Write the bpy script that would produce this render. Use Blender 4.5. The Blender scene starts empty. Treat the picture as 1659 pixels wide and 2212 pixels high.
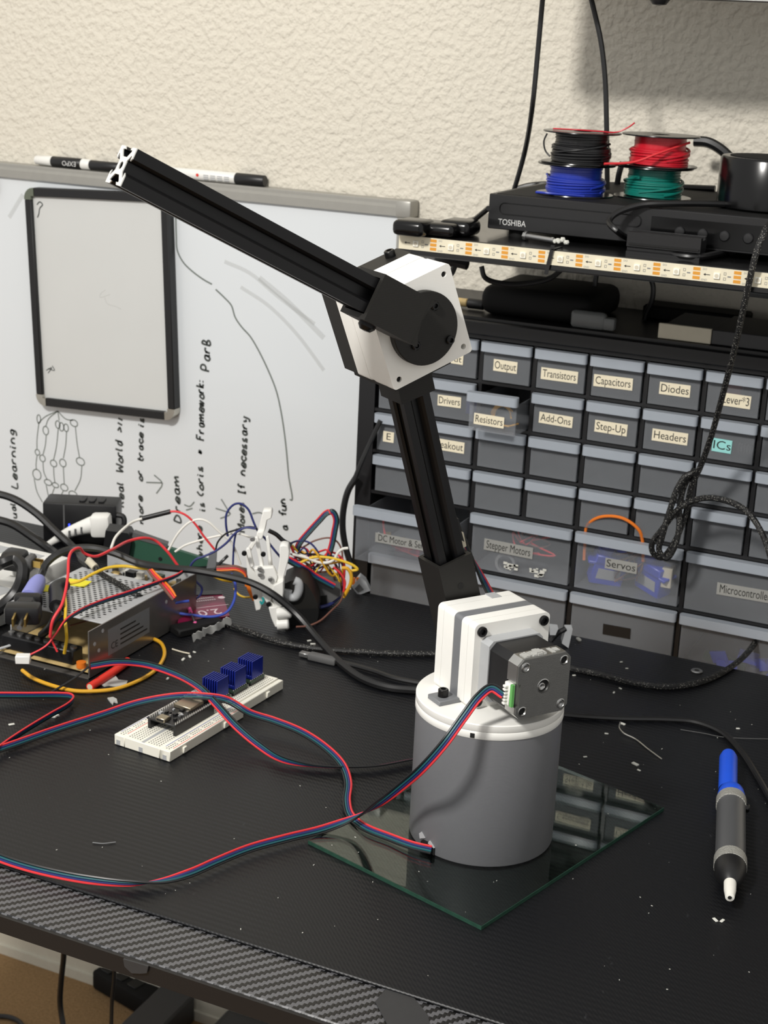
import bpy, bmesh, math, random
from mathutils import Vector, Matrix
random.seed(11)
PI = math.pi
# ---------------------------------------------------------------- frame of reference
# all building coordinates are millimetres: X along the wall to the right, Y towards the wall, Z up from the mat on the desk
S = 0.001
Z0 = 742.0                                   # the desk mat lies 742 mm above the carpet
IW, IH = 1659, 2212
FPX, PITCH, ROLL, HC, YAW = 3320.43, 0.304, 0.0474, 541.0, 0.4228
def Wm(p): return Vector((p[0]*S, p[1]*S, (p[2]+Z0)*S))
def _rz(a, v): c, s = math.cos(a), math.sin(a); return Vector((c*v[0]-s*v[1], s*v[0]+c*v[1], v[2]))
FW = _rz(YAW, (0, math.cos(PITCH), -math.sin(PITCH)))
R0 = _rz(YAW, (1, 0, 0)); U0 = _rz(YAW, (0, math.sin(PITCH), math.cos(PITCH)))
RT = R0*math.cos(ROLL) + U0*math.sin(ROLL); UP = U0*math.cos(ROLL) - R0*math.sin(ROLL)
F0 = _rz(YAW, (0, 1, 0))
CAM = Vector((0, 0, HC))
def _ray(x, y): return FW + RT*((x-IW/2)/FPX) + UP*((IH/2-y)/FPX)
def D(x, y, z=0.0):                          # the spot at height z
    d = _ray(x, y); return CAM + d*((z-HC)/d.z)
def DY(x, y, Y):                             # the spot on an upright plane parallel to the wall
    d = _ray(x, y); return CAM + d*(Y/d.y)
def AT(x, y, dd):                            # the spot at horizontal distance dd
    d = _ray(x, y); return CAM + d*(dd/d.dot(F0))

scene = bpy.context.scene
COL = scene.collection
# ---------------------------------------------------------------- camera
cam = bpy.data.cameras.new('camera'); camo = bpy.data.objects.new('camera', cam); COL.objects.link(camo)
cam.sensor_fit = 'HORIZONTAL'; cam.sensor_width = 36.0; cam.lens = FPX/IW*36.0
cam.clip_start = 0.05; cam.clip_end = 30
m3 = Matrix((RT, UP, -FW)).transposed()
camo.matrix_world = Matrix.Translation(Wm(CAM)) @ m3.to_4x4()
cam.dof.use_dof = True; cam.dof.focus_distance = 0.98; cam.dof.aperture_fstop = 34
scene.camera = camo
# ---------------------------------------------------------------- light
world = bpy.data.worlds.new('room_ambience'); scene.world = world; world.use_nodes = True
world.node_tree.nodes['Background'].inputs[0].default_value = (1.0, 0.985, 0.955, 1)
world.node_tree.nodes['Background'].inputs[1].default_value = 0.68
def lamp(name, loc, size, power, col, aim):
    l = bpy.data.lights.new(name, 'AREA'); l.shape = 'DISK'; l.size = size; l.energy = power; l.color = col
    o = bpy.data.objects.new(name, l); COL.objects.link(o); o.location = Wm(loc)
    o.rotation_euler = (Wm(aim)-Wm(loc)).to_track_quat('-Z', 'Y').to_euler(); return o
lamp('ceiling_lamp', (-720, -400, 1500), 0.24, 39, (1.0, 0.972, 0.925), (-600, 1000, 0))
vs = scene.view_settings
scene.cycles.caustics_reflective = False; scene.cycles.caustics_refractive = False
vs.view_transform = 'Standard'; vs.look = 'None'; vs.exposure = 0.0; vs.gamma = 1.0; vs.use_curve_mapping = False

# ---------------------------------------------------------------- materials
def lin(c):
    c = c/255.0
    return c/12.92 if c <= 0.04045 else ((c+0.055)/1.055)**2.4
def rgb(c): return (lin(c[0]), lin(c[1]), lin(c[2]), 1)
class NT:
    def __init__(s, m): s.t = m.node_tree; s.n = s.t.nodes; s.l = s.t.links
    def new(s, ty, **k):
        n = s.n.new(ty)
        for a, v in k.items(): setattr(n, a, v)
        return n
    def link(s, a, b): s.l.new(a, b)
    def math(s, op, a, b=None):
        n = s.new('ShaderNodeMath', operation=op)
        for i, v in enumerate((a, b)):
            if v is None: continue
            if isinstance(v, (int, float)): n.inputs[i].default_value = v
            else: s.link(v, n.inputs[i])
        return n.outputs[0]
def mat(name, c, rough=0.5, metal=0.0, spec=0.5, var=0.06, vscale=120.0, bump=0.0, bscale=600.0, clear=0.0, sheer=0.0, emit=0.0, stretch=None):
    m = bpy.data.materials.new(name); m.use_nodes = True; t = NT(m)
    b = t.n['Principled BSDF']
    b.inputs['Roughness'].default_value = rough; b.inputs['Metallic'].default_value = metal
    b.inputs['Specular IOR Level'].default_value = spec; b.inputs['Coat Weight'].default_value = clear
    tc = t.new('ShaderNodeTexCoord'); mp = t.new('ShaderNodeMapping'); t.link(tc.outputs['Object'], mp.inputs['Vector'])
    if stretch: mp.inputs['Scale'].default_value = stretch
    col = rgb(c)
    nz = t.new('ShaderNodeTexNoise'); nz.inputs['Scale'].default_value = vscale; nz.inputs['Detail'].default_value = 3
    t.link(mp.outputs[0], nz.inputs['Vector'])
    mx = t.new('ShaderNodeMix', data_type='RGBA')
    mx.inputs[6].default_value = tuple(x*(1-var) for x in col[:3])+(1,); mx.inputs[7].default_value = tuple(min(1, x*(1+var)) for x in col[:3])+(1,)
    t.link(nz.outputs['Fac'], mx.inputs[0]); t.link(mx.outputs[2], b.inputs['Base Color'])
    if emit: b.inputs['Emission Color'].default_value = col; b.inputs['Emission Strength'].default_value = emit
    if bump:
        n2 = t.new('ShaderNodeTexNoise'); n2.inputs['Scale'].default_value = bscale; n2.inputs['Detail'].default_value = 2
        t.link(mp.outputs[0], n2.inputs['Vector'])
        bp = t.new('ShaderNodeBump'); bp.inputs['Strength'].default_value = bump; bp.inputs['Distance'].default_value = 0.001
        t.link(n2.outputs['Fac'], bp.inputs['Height']); t.link(bp.outputs[0], b.inputs['Normal'])
    if sheer:
        tr = t.new('ShaderNodeBsdfTransparent'); ms = t.new('ShaderNodeMixShader'); ms.inputs[0].default_value = sheer
        out = t.n['Material Output']
        t.link(b.outputs[0], ms.inputs[1]); t.link(tr.outputs[0], ms.inputs[2]); t.link(ms.outputs[0], out.inputs['Surface'])
    return m
def layered(name, c, rough, period, axis='Z', depth=0.25, **k):          # faint print layers of a 3D print
    m = mat(name, c, rough, **k); t = NT(m); b = t.n['Principled BSDF']
    tc = t.new('ShaderNodeTexCoord'); w = t.new('ShaderNodeTexWave', bands_direction=axis); w.inputs['Scale'].default_value = 1/period/20*PI*2/1.0
    t.link(tc.outputs['Object'], w.inputs['Vector'])
    bp = t.new('ShaderNodeBump'); bp.inputs['Strength'].default_value = depth; bp.inputs['Distance'].default_value = 0.0002
    t.link(w.outputs['Fac'], bp.inputs['Height']); t.link(bp.outputs[0], b.inputs['Normal'])
    return m
def wall_mat():
    m = mat('wall_paint', (216, 210, 196), 0.75, spec=0.25, var=0.02, vscale=8); t = NT(m); b = t.n['Principled BSDF']
    tc = t.new('ShaderNodeTexCoord')
    n1 = t.new('ShaderNodeTexNoise'); n1.inputs['Scale'].default_value = 125; n1.inputs['Detail'].default_value = 2; n1.inputs['Roughness'].default_value = 0.5
    t.link(tc.outputs['Object'], n1.inputs['Vector'])
    rp = t.new('ShaderNodeValToRGB'); rp.color_ramp.elements[0].position = 0.38; rp.color_ramp.elements[1].position = 0.66
    t.link(n1.outputs['Fac'], rp.inputs[0])
    bp = t.new('ShaderNodeBump'); bp.inputs['Strength'].default_value = 0.8; bp.inputs['Distance'].default_value = 0.0014
    t.link(rp.outputs[0], bp.inputs['Height']); t.link(bp.outputs[0], b.inputs['Normal'])
    return m
def mat_desk_mat():
    m = mat('mat_rubber', (18, 18, 20), 0.42, spec=0.36, var=0.0); t = NT(m); b = t.n['Principled BSDF']
    tc = t.new('ShaderNodeTexCoord'); sx = t.new('ShaderNodeSeparateXYZ'); t.link(tc.outputs['Object'], sx.inputs[0])
    # fine ribs running along the desk, broken into a weave
    rib = t.math('SINE', t.math('MULTIPLY', sx.outputs['Y'], 2*PI/0.0052))
    rb2 = t.math('SINE', t.math('MULTIPLY', t.math('ADD', sx.outputs['X'], sx.outputs['Y']), 2*PI/0.0031))
    h = t.math('ADD', rib, t.math('MULTIPLY', rb2, 0.35))
    bp = t.new('ShaderNodeBump'); bp.inputs['Strength'].default_value = 0.22; bp.inputs['Distance'].default_value = 0.0004
    t.link(h, bp.inputs['Height']); t.link(bp.outputs[0], b.inputs['Normal'])
    # dust and scuffs
    n1 = t.new('ShaderNodeTexNoise'); n1.inputs['Scale'].default_value = 330; n1.inputs['Detail'].default_value = 2
    n2 = t.new('ShaderNodeTexNoise'); n2.inputs['Scale'].default_value = 9; n2.inputs['Detail'].default_value = 4
    mp = t.new('ShaderNodeMapping'); mp.inputs['Rotation'].default_value = (0, 0, 0.6); mp.inputs['Scale'].default_value = (1, 0.35, 1)
    t.link(tc.outputs['Object'], mp.inputs[0]); t.link(mp.outputs[0], n1.inputs['Vector']); t.link(tc.outputs['Object'], n2.inputs['Vector'])
    r1 = t.new('ShaderNodeValToRGB'); r1.color_ramp.elements[0].position = 0.70; r1.color_ramp.elements[1].position = 0.80
    r2 = t.new('ShaderNodeValToRGB'); r2.color_ramp.elements[0].position = 0.50; r2.color_ramp.elements[1].position = 0.72
    t.link(n1.outputs['Fac'], r1.inputs[0]); t.link(n2.outputs['Fac'], r2.inputs[0])
    f = t.math('MULTIPLY', r1.outputs[0], r2.outputs[0])
    mx = t.new('ShaderNodeMix', data_type='RGBA'); mx.inputs[6].default_value = rgb((15, 16, 19)); mx.inputs[7].default_value = rgb((80, 82, 84))
    t.link(t.math('MULTIPLY', f, 0.8), mx.inputs[0]); t.link(mx.outputs[2], b.inputs['Base Color'])
    return m
def carbon_mat():
    m = mat('carbon_vinyl', (60, 60, 62), 0.38, spec=0.6, var=0.0); t = NT(m); b = t.n['Principled BSDF']
    tc = t.new('ShaderNodeTexCoord'); sx = t.new('ShaderNodeSeparateXYZ'); t.link(tc.outputs['Object'], sx.inputs[0])
    c = 0.0021
    u = t.math('DIVIDE', sx.outputs['X'], c); v = t.math('DIVIDE', sx.outputs['Y'], c*1.25)
    k = t.math('FLOORED_MODULO', t.math('SUBTRACT', t.math('FLOOR', u), t.math('FLOOR', v)), 4.0)
    tw = t.math('LESS_THAN', k, 1.5)
    fu = t.math('ABSOLUTE', t.math('SUBTRACT', t.math('FRACT', u), 0.5)); fv = t.math('ABSOLUTE', t.math('SUBTRACT', t.math('FRACT', v), 0.5))
    mx = t.new('ShaderNodeMix', data_type='RGBA'); mx.inputs[6].default_value = rgb((11, 11, 12)); mx.inputs[7].default_value = rgb((86, 86, 89))
    t.link(tw, mx.inputs[0]); t.link(mx.outputs[2], b.inputs['Base Color'])
    h = t.math('SUBTRACT', tw, t.math('MULTIPLY', t.math('MAXIMUM', fu, fv), 0.8))
    bp = t.new('ShaderNodeBump'); bp.inputs['Strength'].default_value = 0.5; bp.inputs['Distance'].default_value = 0.0005
    t.link(h, bp.inputs['Height']); t.link(bp.outputs[0], b.inputs['Normal'])
    return m
def braid_mat(name, dark, light):
    m = mat(name, dark, 0.6, var=0.0); t = NT(m); b = t.n['Principled BSDF']
    tc = t.new('ShaderNodeTexCoord'); v = t.new('ShaderNodeTexVoronoi'); v.inputs['Scale'].default_value = 620
    t.link(tc.outputs['Object'], v.inputs['Vector'])
    rp = t.new('ShaderNodeValToRGB'); rp.color_ramp.elements[0].position = 0.16; rp.color_ramp.elements[1].position = 0.34
    rp.color_ramp.elements[0].color = rgb(light); rp.color_ramp.elements[1].color = rgb(dark)
    t.link(v.outputs['Distance'], rp.inputs[0]); t.link(rp.outputs[0], b.inputs['Base Color'])
    return m
def carpet_mat():
    m = mat('carpet_loop', (150, 122, 88), 0.95, spec=0.1, var=0.35, vscale=260, bump=1.0, bscale=420); return m
def glass_mat():
    m = bpy.data.materials.new('clear_glass'); m.use_nodes = True; t = NT(m); b = t.n['Principled BSDF']
    b.inputs['Base Color'].default_value = (0.80, 0.93, 0.87, 1); b.inputs['Roughness'].default_value = 0.02
    b.inputs['IOR'].default_value = 1.42; b.inputs['Transmission Weight'].default_value = 1.0
    tc = t.new('ShaderNodeTexCoord'); n = t.new('ShaderNodeTexNoise'); n.inputs['Scale'].default_value = 40; n.inputs['Detail'].default_value = 6
    t.link(tc.outputs['Object'], n.inputs['Vector'])
    mr = t.new('ShaderNodeMapRange'); mr.inputs[1].default_value = 0.55; mr.inputs[2].default_value = 0.8; mr.inputs[3].default_value = 0.01; mr.inputs[4].default_value = 0.16
    t.link(n.outputs['Fac'], mr.inputs[0]); t.link(mr.outputs[0], b.inputs['Roughness'])
    return m
def metal_mat(name, c, rough, streak=None, var=0.12, vscale=60):
    return mat(name, c, rough, metal=1.0, var=var, vscale=vscale, bump=0.05, bscale=900, stretch=streak)

M = {
 'wall': wall_mat(), 'carpet': carpet_mat(), 'mat': mat_desk_mat(), 'carbon': carbon_mat(), 'glass': glass_mat(),
 'baseboard': mat('baseboard_paint', (206, 202, 188), 0.5),
 'black': mat('black_plastic', (18, 18, 20), 0.42, bump=0.04), 'black_gloss': mat('black_gloss', (9, 9, 10), 0.2, spec=0.4),
 'black_matte': mat('black_matte', (15, 15, 15), 0.7, spec=0.25), 'black_print': layered('black_print', (27, 26, 24), 0.5, 0.0006, 'Z', 0.12, spec=0.32),
 'anod': mat('black_anodised', (9, 9, 11), 0.4, spec=0.35), 'cutalu': mat('cut_aluminium', (222, 222, 218), 0.4, metal=0.4),
 'white_print': layered('white_print', (234, 233, 228), 0.5, 0.0005, 'Z', 0.1, var=0.02), 'grey_print': layered('grey_print', (112, 113, 116), 0.42, 0.00055, 'Z', 0.22, var=0.03),
 'grey_strip': mat('grey_strip', (112, 114, 117), 0.5), 'white': mat('white_plastic', (232, 231, 226), 0.4, var=0.02), 'white_board': mat('breadboard_plastic', (236, 233, 220), 0.45, var=0.02),
 'steel': metal_mat('steel', (190, 190, 188), 0.3), 'zinc': metal_mat('zinc', (176, 176, 176), 0.38), 'capalu': mat('cast_cap', (126, 126, 124), 0.42, metal=0.75, var=0.08, bump=0.15, bscale=1500),
 'edgealu': metal_mat('bright_edge', (205, 205, 202), 0.32), 'perf': mat('perforated_sheet', (186, 188, 190), 0.45, metal=0.25), 'psu_side': mat('sheet_side', (142, 138, 133), 0.25, metal=0.7),
 'bolt': mat('black_bolt', (20, 20, 21), 0.33, metal=0.4), 'hole': mat('dark_hole', (8, 8, 8), 0.8),
 'red': mat('red_wire', (214, 52, 58), 0.4), 'navy': mat('navy_wire', (38, 46, 104), 0.4), 'teal': mat('teal_wire', (28, 84, 92), 0.4), 'bk': mat('black_wire', (20, 21, 23), 0.38),
 'blue': mat('blue_wire', (48, 72, 168), 0.4), 'yellow': mat('yellow_wire', (226, 186, 48), 0.4), 'amber': mat('amber_wire', (214, 160, 40), 0.35), 'whitew': mat('white_wire', (226, 224, 216), 0.4),
 'brown': mat('brown_wire', (112, 74, 62), 0.45), 'orange': mat('orange_wire', (226, 120, 36), 0.4), 'rubber': mat('cable_rubber', (22, 22, 23), 0.36), 'pink': mat('pink_sleeve', (240, 96, 160), 0.4),
 'braid': braid_mat('braided_sleeve', (10, 10, 11), (128, 126, 120)), 'greyclip': mat('grey_plastic', (120, 122, 124), 0.45), 'lgrey': mat('light_grey_plastic', (168, 170, 172), 0.45),
 'tray': mat('clear_drawer', (124, 127, 131), 0.5, spec=0.3, sheer=0.5, var=0.1, vscale=30), 'lip': mat('milky_lip', (166, 173, 182), 0.3, sheer=0.1, var=0.04), 'clear': mat('clear_box', (176, 180, 186), 0.2, sheer=0.83, var=0.04),
 'label': mat('label_cream', (232, 222, 196), 0.5, var=0.05, vscale=90), 'label_teal': mat('label_teal', (150, 214, 210), 0.5), 'label_clear': mat('label_grey', (150, 150, 146), 0.5), 'ink': mat('ink', (30, 29, 28), 0.5), 'label_black': mat('label_black', (16, 16, 17), 0.4),
 'glassedge': mat('glass_edge', (38, 70, 57), 0.35, var=0.5, vscale=200), 'wb': mat('whiteboard_enamel', (218, 222, 225), 0.16, var=0.015, vscale=5), 'wb2': mat('small_board_film', (204, 205, 203), 0.25, var=0.03, vscale=14), 'wbframe': mat('board_frame', (160, 158, 152), 0.42, metal=0.35), 'marker': mat('marker_ink', (70, 74, 72), 0.6), 'faintink': mat('faint_ink', (120, 126, 122), 0.6), 'smudge': mat('smudge', (190, 190, 186), 0.6, sheer=0.78),
 'cornergrey': mat('corner_cap', (96, 102, 88), 0.4), 'chromecap': metal_mat('corner_metal', (190, 186, 176), 0.25),
 'pcb_black': mat('pcb_black', (26, 26, 28), 0.4), 'pcb_green': mat('pcb_green', (44, 84, 66), 0.5), 'pcb_dark': mat('pcb_dark_green', (52, 70, 56), 0.5, var=0.3), 'can': metal_mat('shield_can', (178, 168, 148), 0.4), 'sinkblue': mat('anodised_blue', (26, 42, 142), 0.32, metal=0.35), 'pin': metal_mat('pin', (220, 218, 210), 0.3), 'pcbtan': mat('pcb_tan', (196, 170, 116), 0.6, var=0.3),
 'pumpblue': mat('pump_blue', (24, 84, 220), 0.38), 'pumpgrey': mat('brushed_grey', (100, 101, 103), 0.34, metal=0.45, var=0.15, stretch=(1, 0.05, 1)), 'knurl': mat('knurled', (168, 167, 161), 0.4, metal=0.4, bump=1.0, bscale=900), 'tip': mat('tip_white', (232, 230, 222), 0.45),
 'maroon': mat('maroon_card', (116, 18, 56), 0.35), 'silverprint': mat('silver_print', (216, 196, 204), 0.4), 'lavender': mat('lavender_tape', (136, 140, 206), 0.5), 'tapeyellow': mat('yellow_sticker', (232, 222, 40), 0.5),
 'led': mat('led_strip_tape', (222, 214, 190), 0.5), 'copper': mat('copper_pad', (226, 158, 62), 0.4, metal=0.3), 'ledchip': mat('led_chip', (240, 238, 226), 0.3), 'shelf': mat('shelf_black', (15, 15, 16), 0.25, clear=0.2),
 'woundblue': mat('wound_blue', (34, 54, 160), 0.35), 'woundred': mat('wound_red', (198, 32, 48), 0.35), 'woundgreen': mat('wound_green', (18, 116, 104), 0.35), 'woundblack': mat('wound_black', (22, 22, 24), 0.35),
 'logo': mat('logo_print', (206, 206, 204), 0.4), 'servo': mat('servo_blue', (26, 56, 190), 0.3), 'heatred': mat('heat_shrink_red', (218, 52, 40), 0.45), 'scrap': mat('grey_scrap', (172, 172, 168), 0.5), 'foil': mat('bent_foil', (226, 226, 222), 0.22, metal=0.35), 'darkgrey': mat('dark_grey_steel', (54, 54, 56), 0.5), 'midgrey': mat('mid_grey', (88, 88, 88), 0.6), 'dust': mat('dust', (206, 206, 198), 0.7), 'blueled': mat('blue_led', (40, 60, 255), 0.3, emit=3.0), 'tape': mat('black_tape', (46, 46, 47), 0.55, bump=0.5, bscale=60), 'gkgreen': mat('jst_green', (96, 168, 88), 0.4), 'cream': mat('cream_card', (206, 198, 178), 0.6), 'smoke': mat('smoky_case', (120, 122, 122), 0.25, sheer=0.3), 'tealprint': mat('teal_print', (36, 150, 150), 0.5), 'gold': metal_mat('brass', (196, 166, 96), 0.3),
}
# ---------------------------------------------------------------- mesh helpers (all in mm)
def T(x, y, z): return Matrix.Translation((x, y, z))
def RZ(a): return Matrix.Rotation(a, 4, 'Z')
def RX(a): return Matrix.Rotation(a, 4, 'X')
def RY(a): return Matrix.Rotation(a, 4, 'Y')
def frame(o, x, y, z):                        # matrix with the given origin and axes
    m = Matrix((Vector(x).normalized(), Vector(y).normalized(), Vector(z).normalized())).transposed().to_4x4(); m.translation = Vector(o); return m
def box(bm, x, y, z, Mx=None, bev=0.0, seg=1, taper=None):
    vs = [bm.verts.new((a, b, c)) for c in z for b in y for a in x]
    if taper:
        cx, cy = sum(x)/2, sum(y)/2
        for v in vs[:4]: v.co.x = cx+(v.co.x-cx)*taper; v.co.y = cy+(v.co.y-cy)*taper
    fs = [bm.faces.new([vs[i] for i in q]) for q in ((0, 2, 3, 1), (4, 5, 7, 6), (0, 1, 5, 4), (2, 6, 7, 3), (0, 4, 6, 2), (1, 3, 7, 5))]
    if bev:
        es = list({e for f in fs for e in f.edges})
        r = bmesh.ops.bevel(bm, geom=es, offset=bev, segments=seg, profile=0.5, affect='EDGES')
        vs = list({v for f in r['faces'] for v in f.verts} | {v for v in vs if v.is_valid})
    if Mx is not None: bmesh.ops.transform(bm, matrix=Mx, verts=vs)
    return vs
def lathe(bm, prof, Mx=None, seg=24, a0=0.0, a1=2*PI, cap=True):
    full = abs(a1-a0-2*PI) < 1e-6; n = seg if full else seg+1
    rings = []
    for r, z in prof:
        if r < 1e-6: rings.append([bm.verts.new((0, 0, z))])
        else: rings.append([bm.verts.new((r*math.cos(a0+(a1-a0)*i/seg), r*math.sin(a0+(a1-a0)*i/seg), z)) for i in range(n)])
    m = seg
    for A, B in zip(rings, rings[1:]):
        for i in range(m):
            j = (i+1) % n
            if len(A) == 1 and len(B) == 1: continue
            if len(A) == 1: q = (A[0], B[j], B[i])
            elif len(B) == 1: q = (A[i], A[j], B[0])
            else: q = (A[i], A[j], B[j], B[i])
            f = bm.faces.new(q); f.smooth = True
    if full and cap:
        if len(rings[0]) > 1: bm.faces.new(list(reversed(rings[0])))
        if len(rings[-1]) > 1: bm.faces.new(rings[-1])
    vs = [v for r in rings for v in r]
    if Mx is not None: bmesh.ops.transform(bm, matrix=Mx, verts=vs)
    return vs
def cyl(bm, r, z0, z1, Mx=None, seg=24, r2=None, ch=0.0):
    r2 = r if r2 is None else r2
    if ch: pr = [(r-ch, z0), (r, z0+ch), (r2, z1-ch), (r2-ch, z1)]
    else: pr = [(r, z0), (r2, z1)]
    return lathe(bm, pr, Mx, seg)
def crom(pts, n=6, closed=False):
    P = [Vector(p) for p in pts]
    if len(P) < 3: return P
    out = []
    N = len(P)
    rng = range(N if closed else N-1)
    for i in rng:
        p1, p2 = P[i], P[(i+1) % N]
        p0 = P[i-1] if (i > 0 or closed) else p1*2-p2
        p3 = P[(i+2) % N] if (i+2 < N or closed) else p2*2-p1
        d1 = max((p1-p0).length, 1e-4)**0.5; d2 = max((p2-p1).length, 1e-4)**0.5; d3 = max((p3-p2).length, 1e-4)**0.5
        m1 = (p2-p1)+((p1-p0)/d1-(p2-p0)/(d1+d2))*d2
        m2 = (p2-p1)+((p3-p2)/d3-(p3-p1)/(d2+d3))*d2
        for k in range(n):
            t = k/n; t2 = t*t; t3 = t2*t
            out.append(p1*(2*t3-3*t2+1)+m1*(t3-2*t2+t)+p2*(-2*t3+3*t2)+m2*(t3-t2))
    if not closed: out.append(P[-1])
    return out
def sweep(bm, P, r, seg=8, closed=False, radii=None, flat=None):
    n = len(P); Tn = []
    for i in range(n):
        a = P[i-1] if (i > 0 or closed) else P[i]; b = P[(i+1) % n] if (i < n-1 or closed) else P[i]
        d = (b-a); Tn.append(d.normalized() if d.length > 1e-9 else Vector((0, 0, 1)))
    nrm = Tn[0].orthogonal().normalized()
    if abs(Tn[0].z) < 0.9: nrm = (Vector((0, 0, 1))-Tn[0]*Tn[0].z).normalized()
    rings = []
    for i in range(n):
        nrm = (nrm-Tn[i]*nrm.dot(Tn[i]))
        nrm = nrm.normalized() if nrm.length > 1e-6 else Tn[i].orthogonal().normalized()
        bn = Tn[i].cross(nrm); rr = radii[i] if radii else r
        rings.append([bm.verts.new(P[i]+nrm*(math.cos(2*PI*k/seg)*rr*(flat or 1))+bn*(math.sin(2*PI*k/seg)*rr)) for k in range(seg)])
    for i in range(n if closed else n-1):
        A, B = rings[i], rings[(i+1) % n]
        for k in range(seg):
            f = bm.faces.new((A[k], A[(k+1) % seg], B[(k+1) % seg], B[k])); f.smooth = True
    if not closed:
        bm.faces.new(list(reversed(rings[0]))); bm.faces.new(rings[-1])
def tube(bm, pts, r, seg=8, n=6, closed=False): sweep(bm, crom(pts, n, closed), r, seg, closed)
def prism(bm, out, z0, z1, Mx=None, holes=()):
    loops = [list(out)]+[list(h) for h in holes]; vs = []; top = []; bot = []
    for lp in loops:
        b = [bm.verts.new((p[0], p[1], z0)) for p in lp]; t = [bm.verts.new((p[0], p[1], z1)) for p in lp]
        for i in range(len(lp)):
            j = (i+1) % len(lp); bm.faces.new((b[i], b[j], t[j], t[i]))
        bot.append(b); top.append(t); vs += b+t
    if not holes:
        bm.faces.new(list(reversed(bot[0]))); bm.faces.new(top[0])
    else:
        for ls in (bot, top):
            es = []
            for lp in ls:
                for i in range(len(lp)):
                    e = bm.edges.get((lp[i], lp[(i+1) % len(lp)])); es.append(e)
            bmesh.ops.triangle_fill(bm, use_beauty=True, use_dissolve=False, edges=es)
    if Mx is not None: bmesh.ops.transform(bm, matrix=Mx, verts=vs)
    return vs
def rrect(w, h, r, n=4, cx=0, cy=0):
    P = []
    for sx, sy, a in ((1, 1, 0), (-1, 1, PI/2), (-1, -1, PI), (1, -1, 1.5*PI)):
        for k in range(n+1):
            t = a+PI/2*k/n; P.append((cx+sx*(w/2-r)+r*math.cos(t), cy+sy*(h/2-r)+r*math.sin(t)))
    return P
def circ(r, n=20, cx=0, cy=0): return [(cx+r*math.cos(2*PI*k/n), cy+r*math.sin(2*PI*k/n)) for k in range(n)]
def B(): return bmesh.new()
# ---------------------------------------------------------------- objects
ORG = {}
def mesh_of(bm, name, shift=None, sharp=40):
    bmesh.ops.recalc_face_normals(bm, faces=bm.faces[:])
    me = bpy.data.meshes.new(name)
    for v in bm.verts: v.co = (v.co-(shift or Vector((0, 0, 0))))*S
    for e in bm.edges:
        if len(e.link_faces) == 2 and e.calc_face_angle(0) > math.radians(sharp): e.smooth = False
    for f in bm.faces: f.smooth = True
    bm.to_mesh(me); bm.free(); return me
def tag(o, label=None, cat=None, group=None, kind=None):
    if label: o['label'] = label
    if cat: o['category'] = cat
    if group: o['group'] = group
    if kind: o['kind'] = kind
    return o
def thing(name, label, cat, loc, rz=0.0, group=None, room=True):
    """an Empty at the base of a thing; room: its parts are given in room coordinates"""
    o = bpy.data.objects.new(name, None); COL.objects.link(o); o.empty_display_size = 0.02
    o.location = Wm(loc); o.rotation_euler = (0, 0, rz); tag(o, label, cat, group)
    ORG[o] = Vector(loc) if room else Vector((0, 0, 0)); return o
def part(name, bm, m, parent, label=None, kind=None, sharp=40):
    me = mesh_of(bm, name, ORG[parent], sharp); me.materials.append(M[m] if isinstance(m, str) else m)
    o = bpy.data.objects.new(name, me); COL.objects.link(o); o.parent = parent; ORG[o] = ORG[parent]
    return tag(o, label, kind=kind)
def share(name, me, parent, loc=(0, 0, 0), rot=None):
    o = bpy.data.objects.new(name, me); COL.objects.link(o); o.parent = parent; o.location = Vector(loc)*S; ORG[o] = Vector((0, 0, 0))
    if rot: o.rotation_euler = rot
    return o
def solo(name, bm, m, label, cat, group=None, kind=None, sharp=40):
    xs = [v.co for v in bm.verts]
    c = Vector(((min(v.x for v in xs)+max(v.x for v in xs))/2, (min(v.y for v in xs)+max(v.y for v in xs))/2, min(v.z for v in xs)))
    me = mesh_of(bm, name, c, sharp); me.materials.append(M[m] if isinstance(m, str) else m)
    o = bpy.data.objects.new(name, me); COL.objects.link(o); o.location = Wm(c); ORG[o] = c
    return tag(o, label, cat, group, kind)
def copy_tree(o, parent=None):
    c = o.copy(); COL.objects.link(c); ORG[c] = ORG[o]
    if parent is not None: c.parent = parent; c.matrix_parent_inverse = o.matrix_parent_inverse.copy()
    for ch in [k for k in o.children]: copy_tree(ch, c)
    return c
def text_bm(bm, s, size, Mx, depth=0.05, align='CENTER', squeeze=1.0, fit=None):
    cu = bpy.data.curves.new('t', 'FONT'); cu.body = s; cu.size = size; cu.align_x = align; cu.align_y = 'CENTER'; cu.extrude = depth; cu.resolution_u = 3
    ob = bpy.data.objects.new('t', cu); COL.objects.link(ob)
    dg = bpy.context.evaluated_depsgraph_get(); me = bpy.data.meshes.new_from_object(ob.evaluated_get(dg))
    n0 = len(bm.verts); bm.from_mesh(me); bm.verts.ensure_lookup_table()
    vs = bm.verts[n0:]
    if fit:
        wdt = max(v.co.x for v in vs)-min(v.co.x for v in vs); squeeze = min(1.15, fit/wdt)
    bmesh.ops.transform(bm, matrix=Mx @ Matrix.Diagonal((squeeze, 1, 1, 1)), verts=vs)
    bpy.data.objects.remove(ob); bpy.data.curves.remove(cu); bpy.data.meshes.remove(me)
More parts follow.
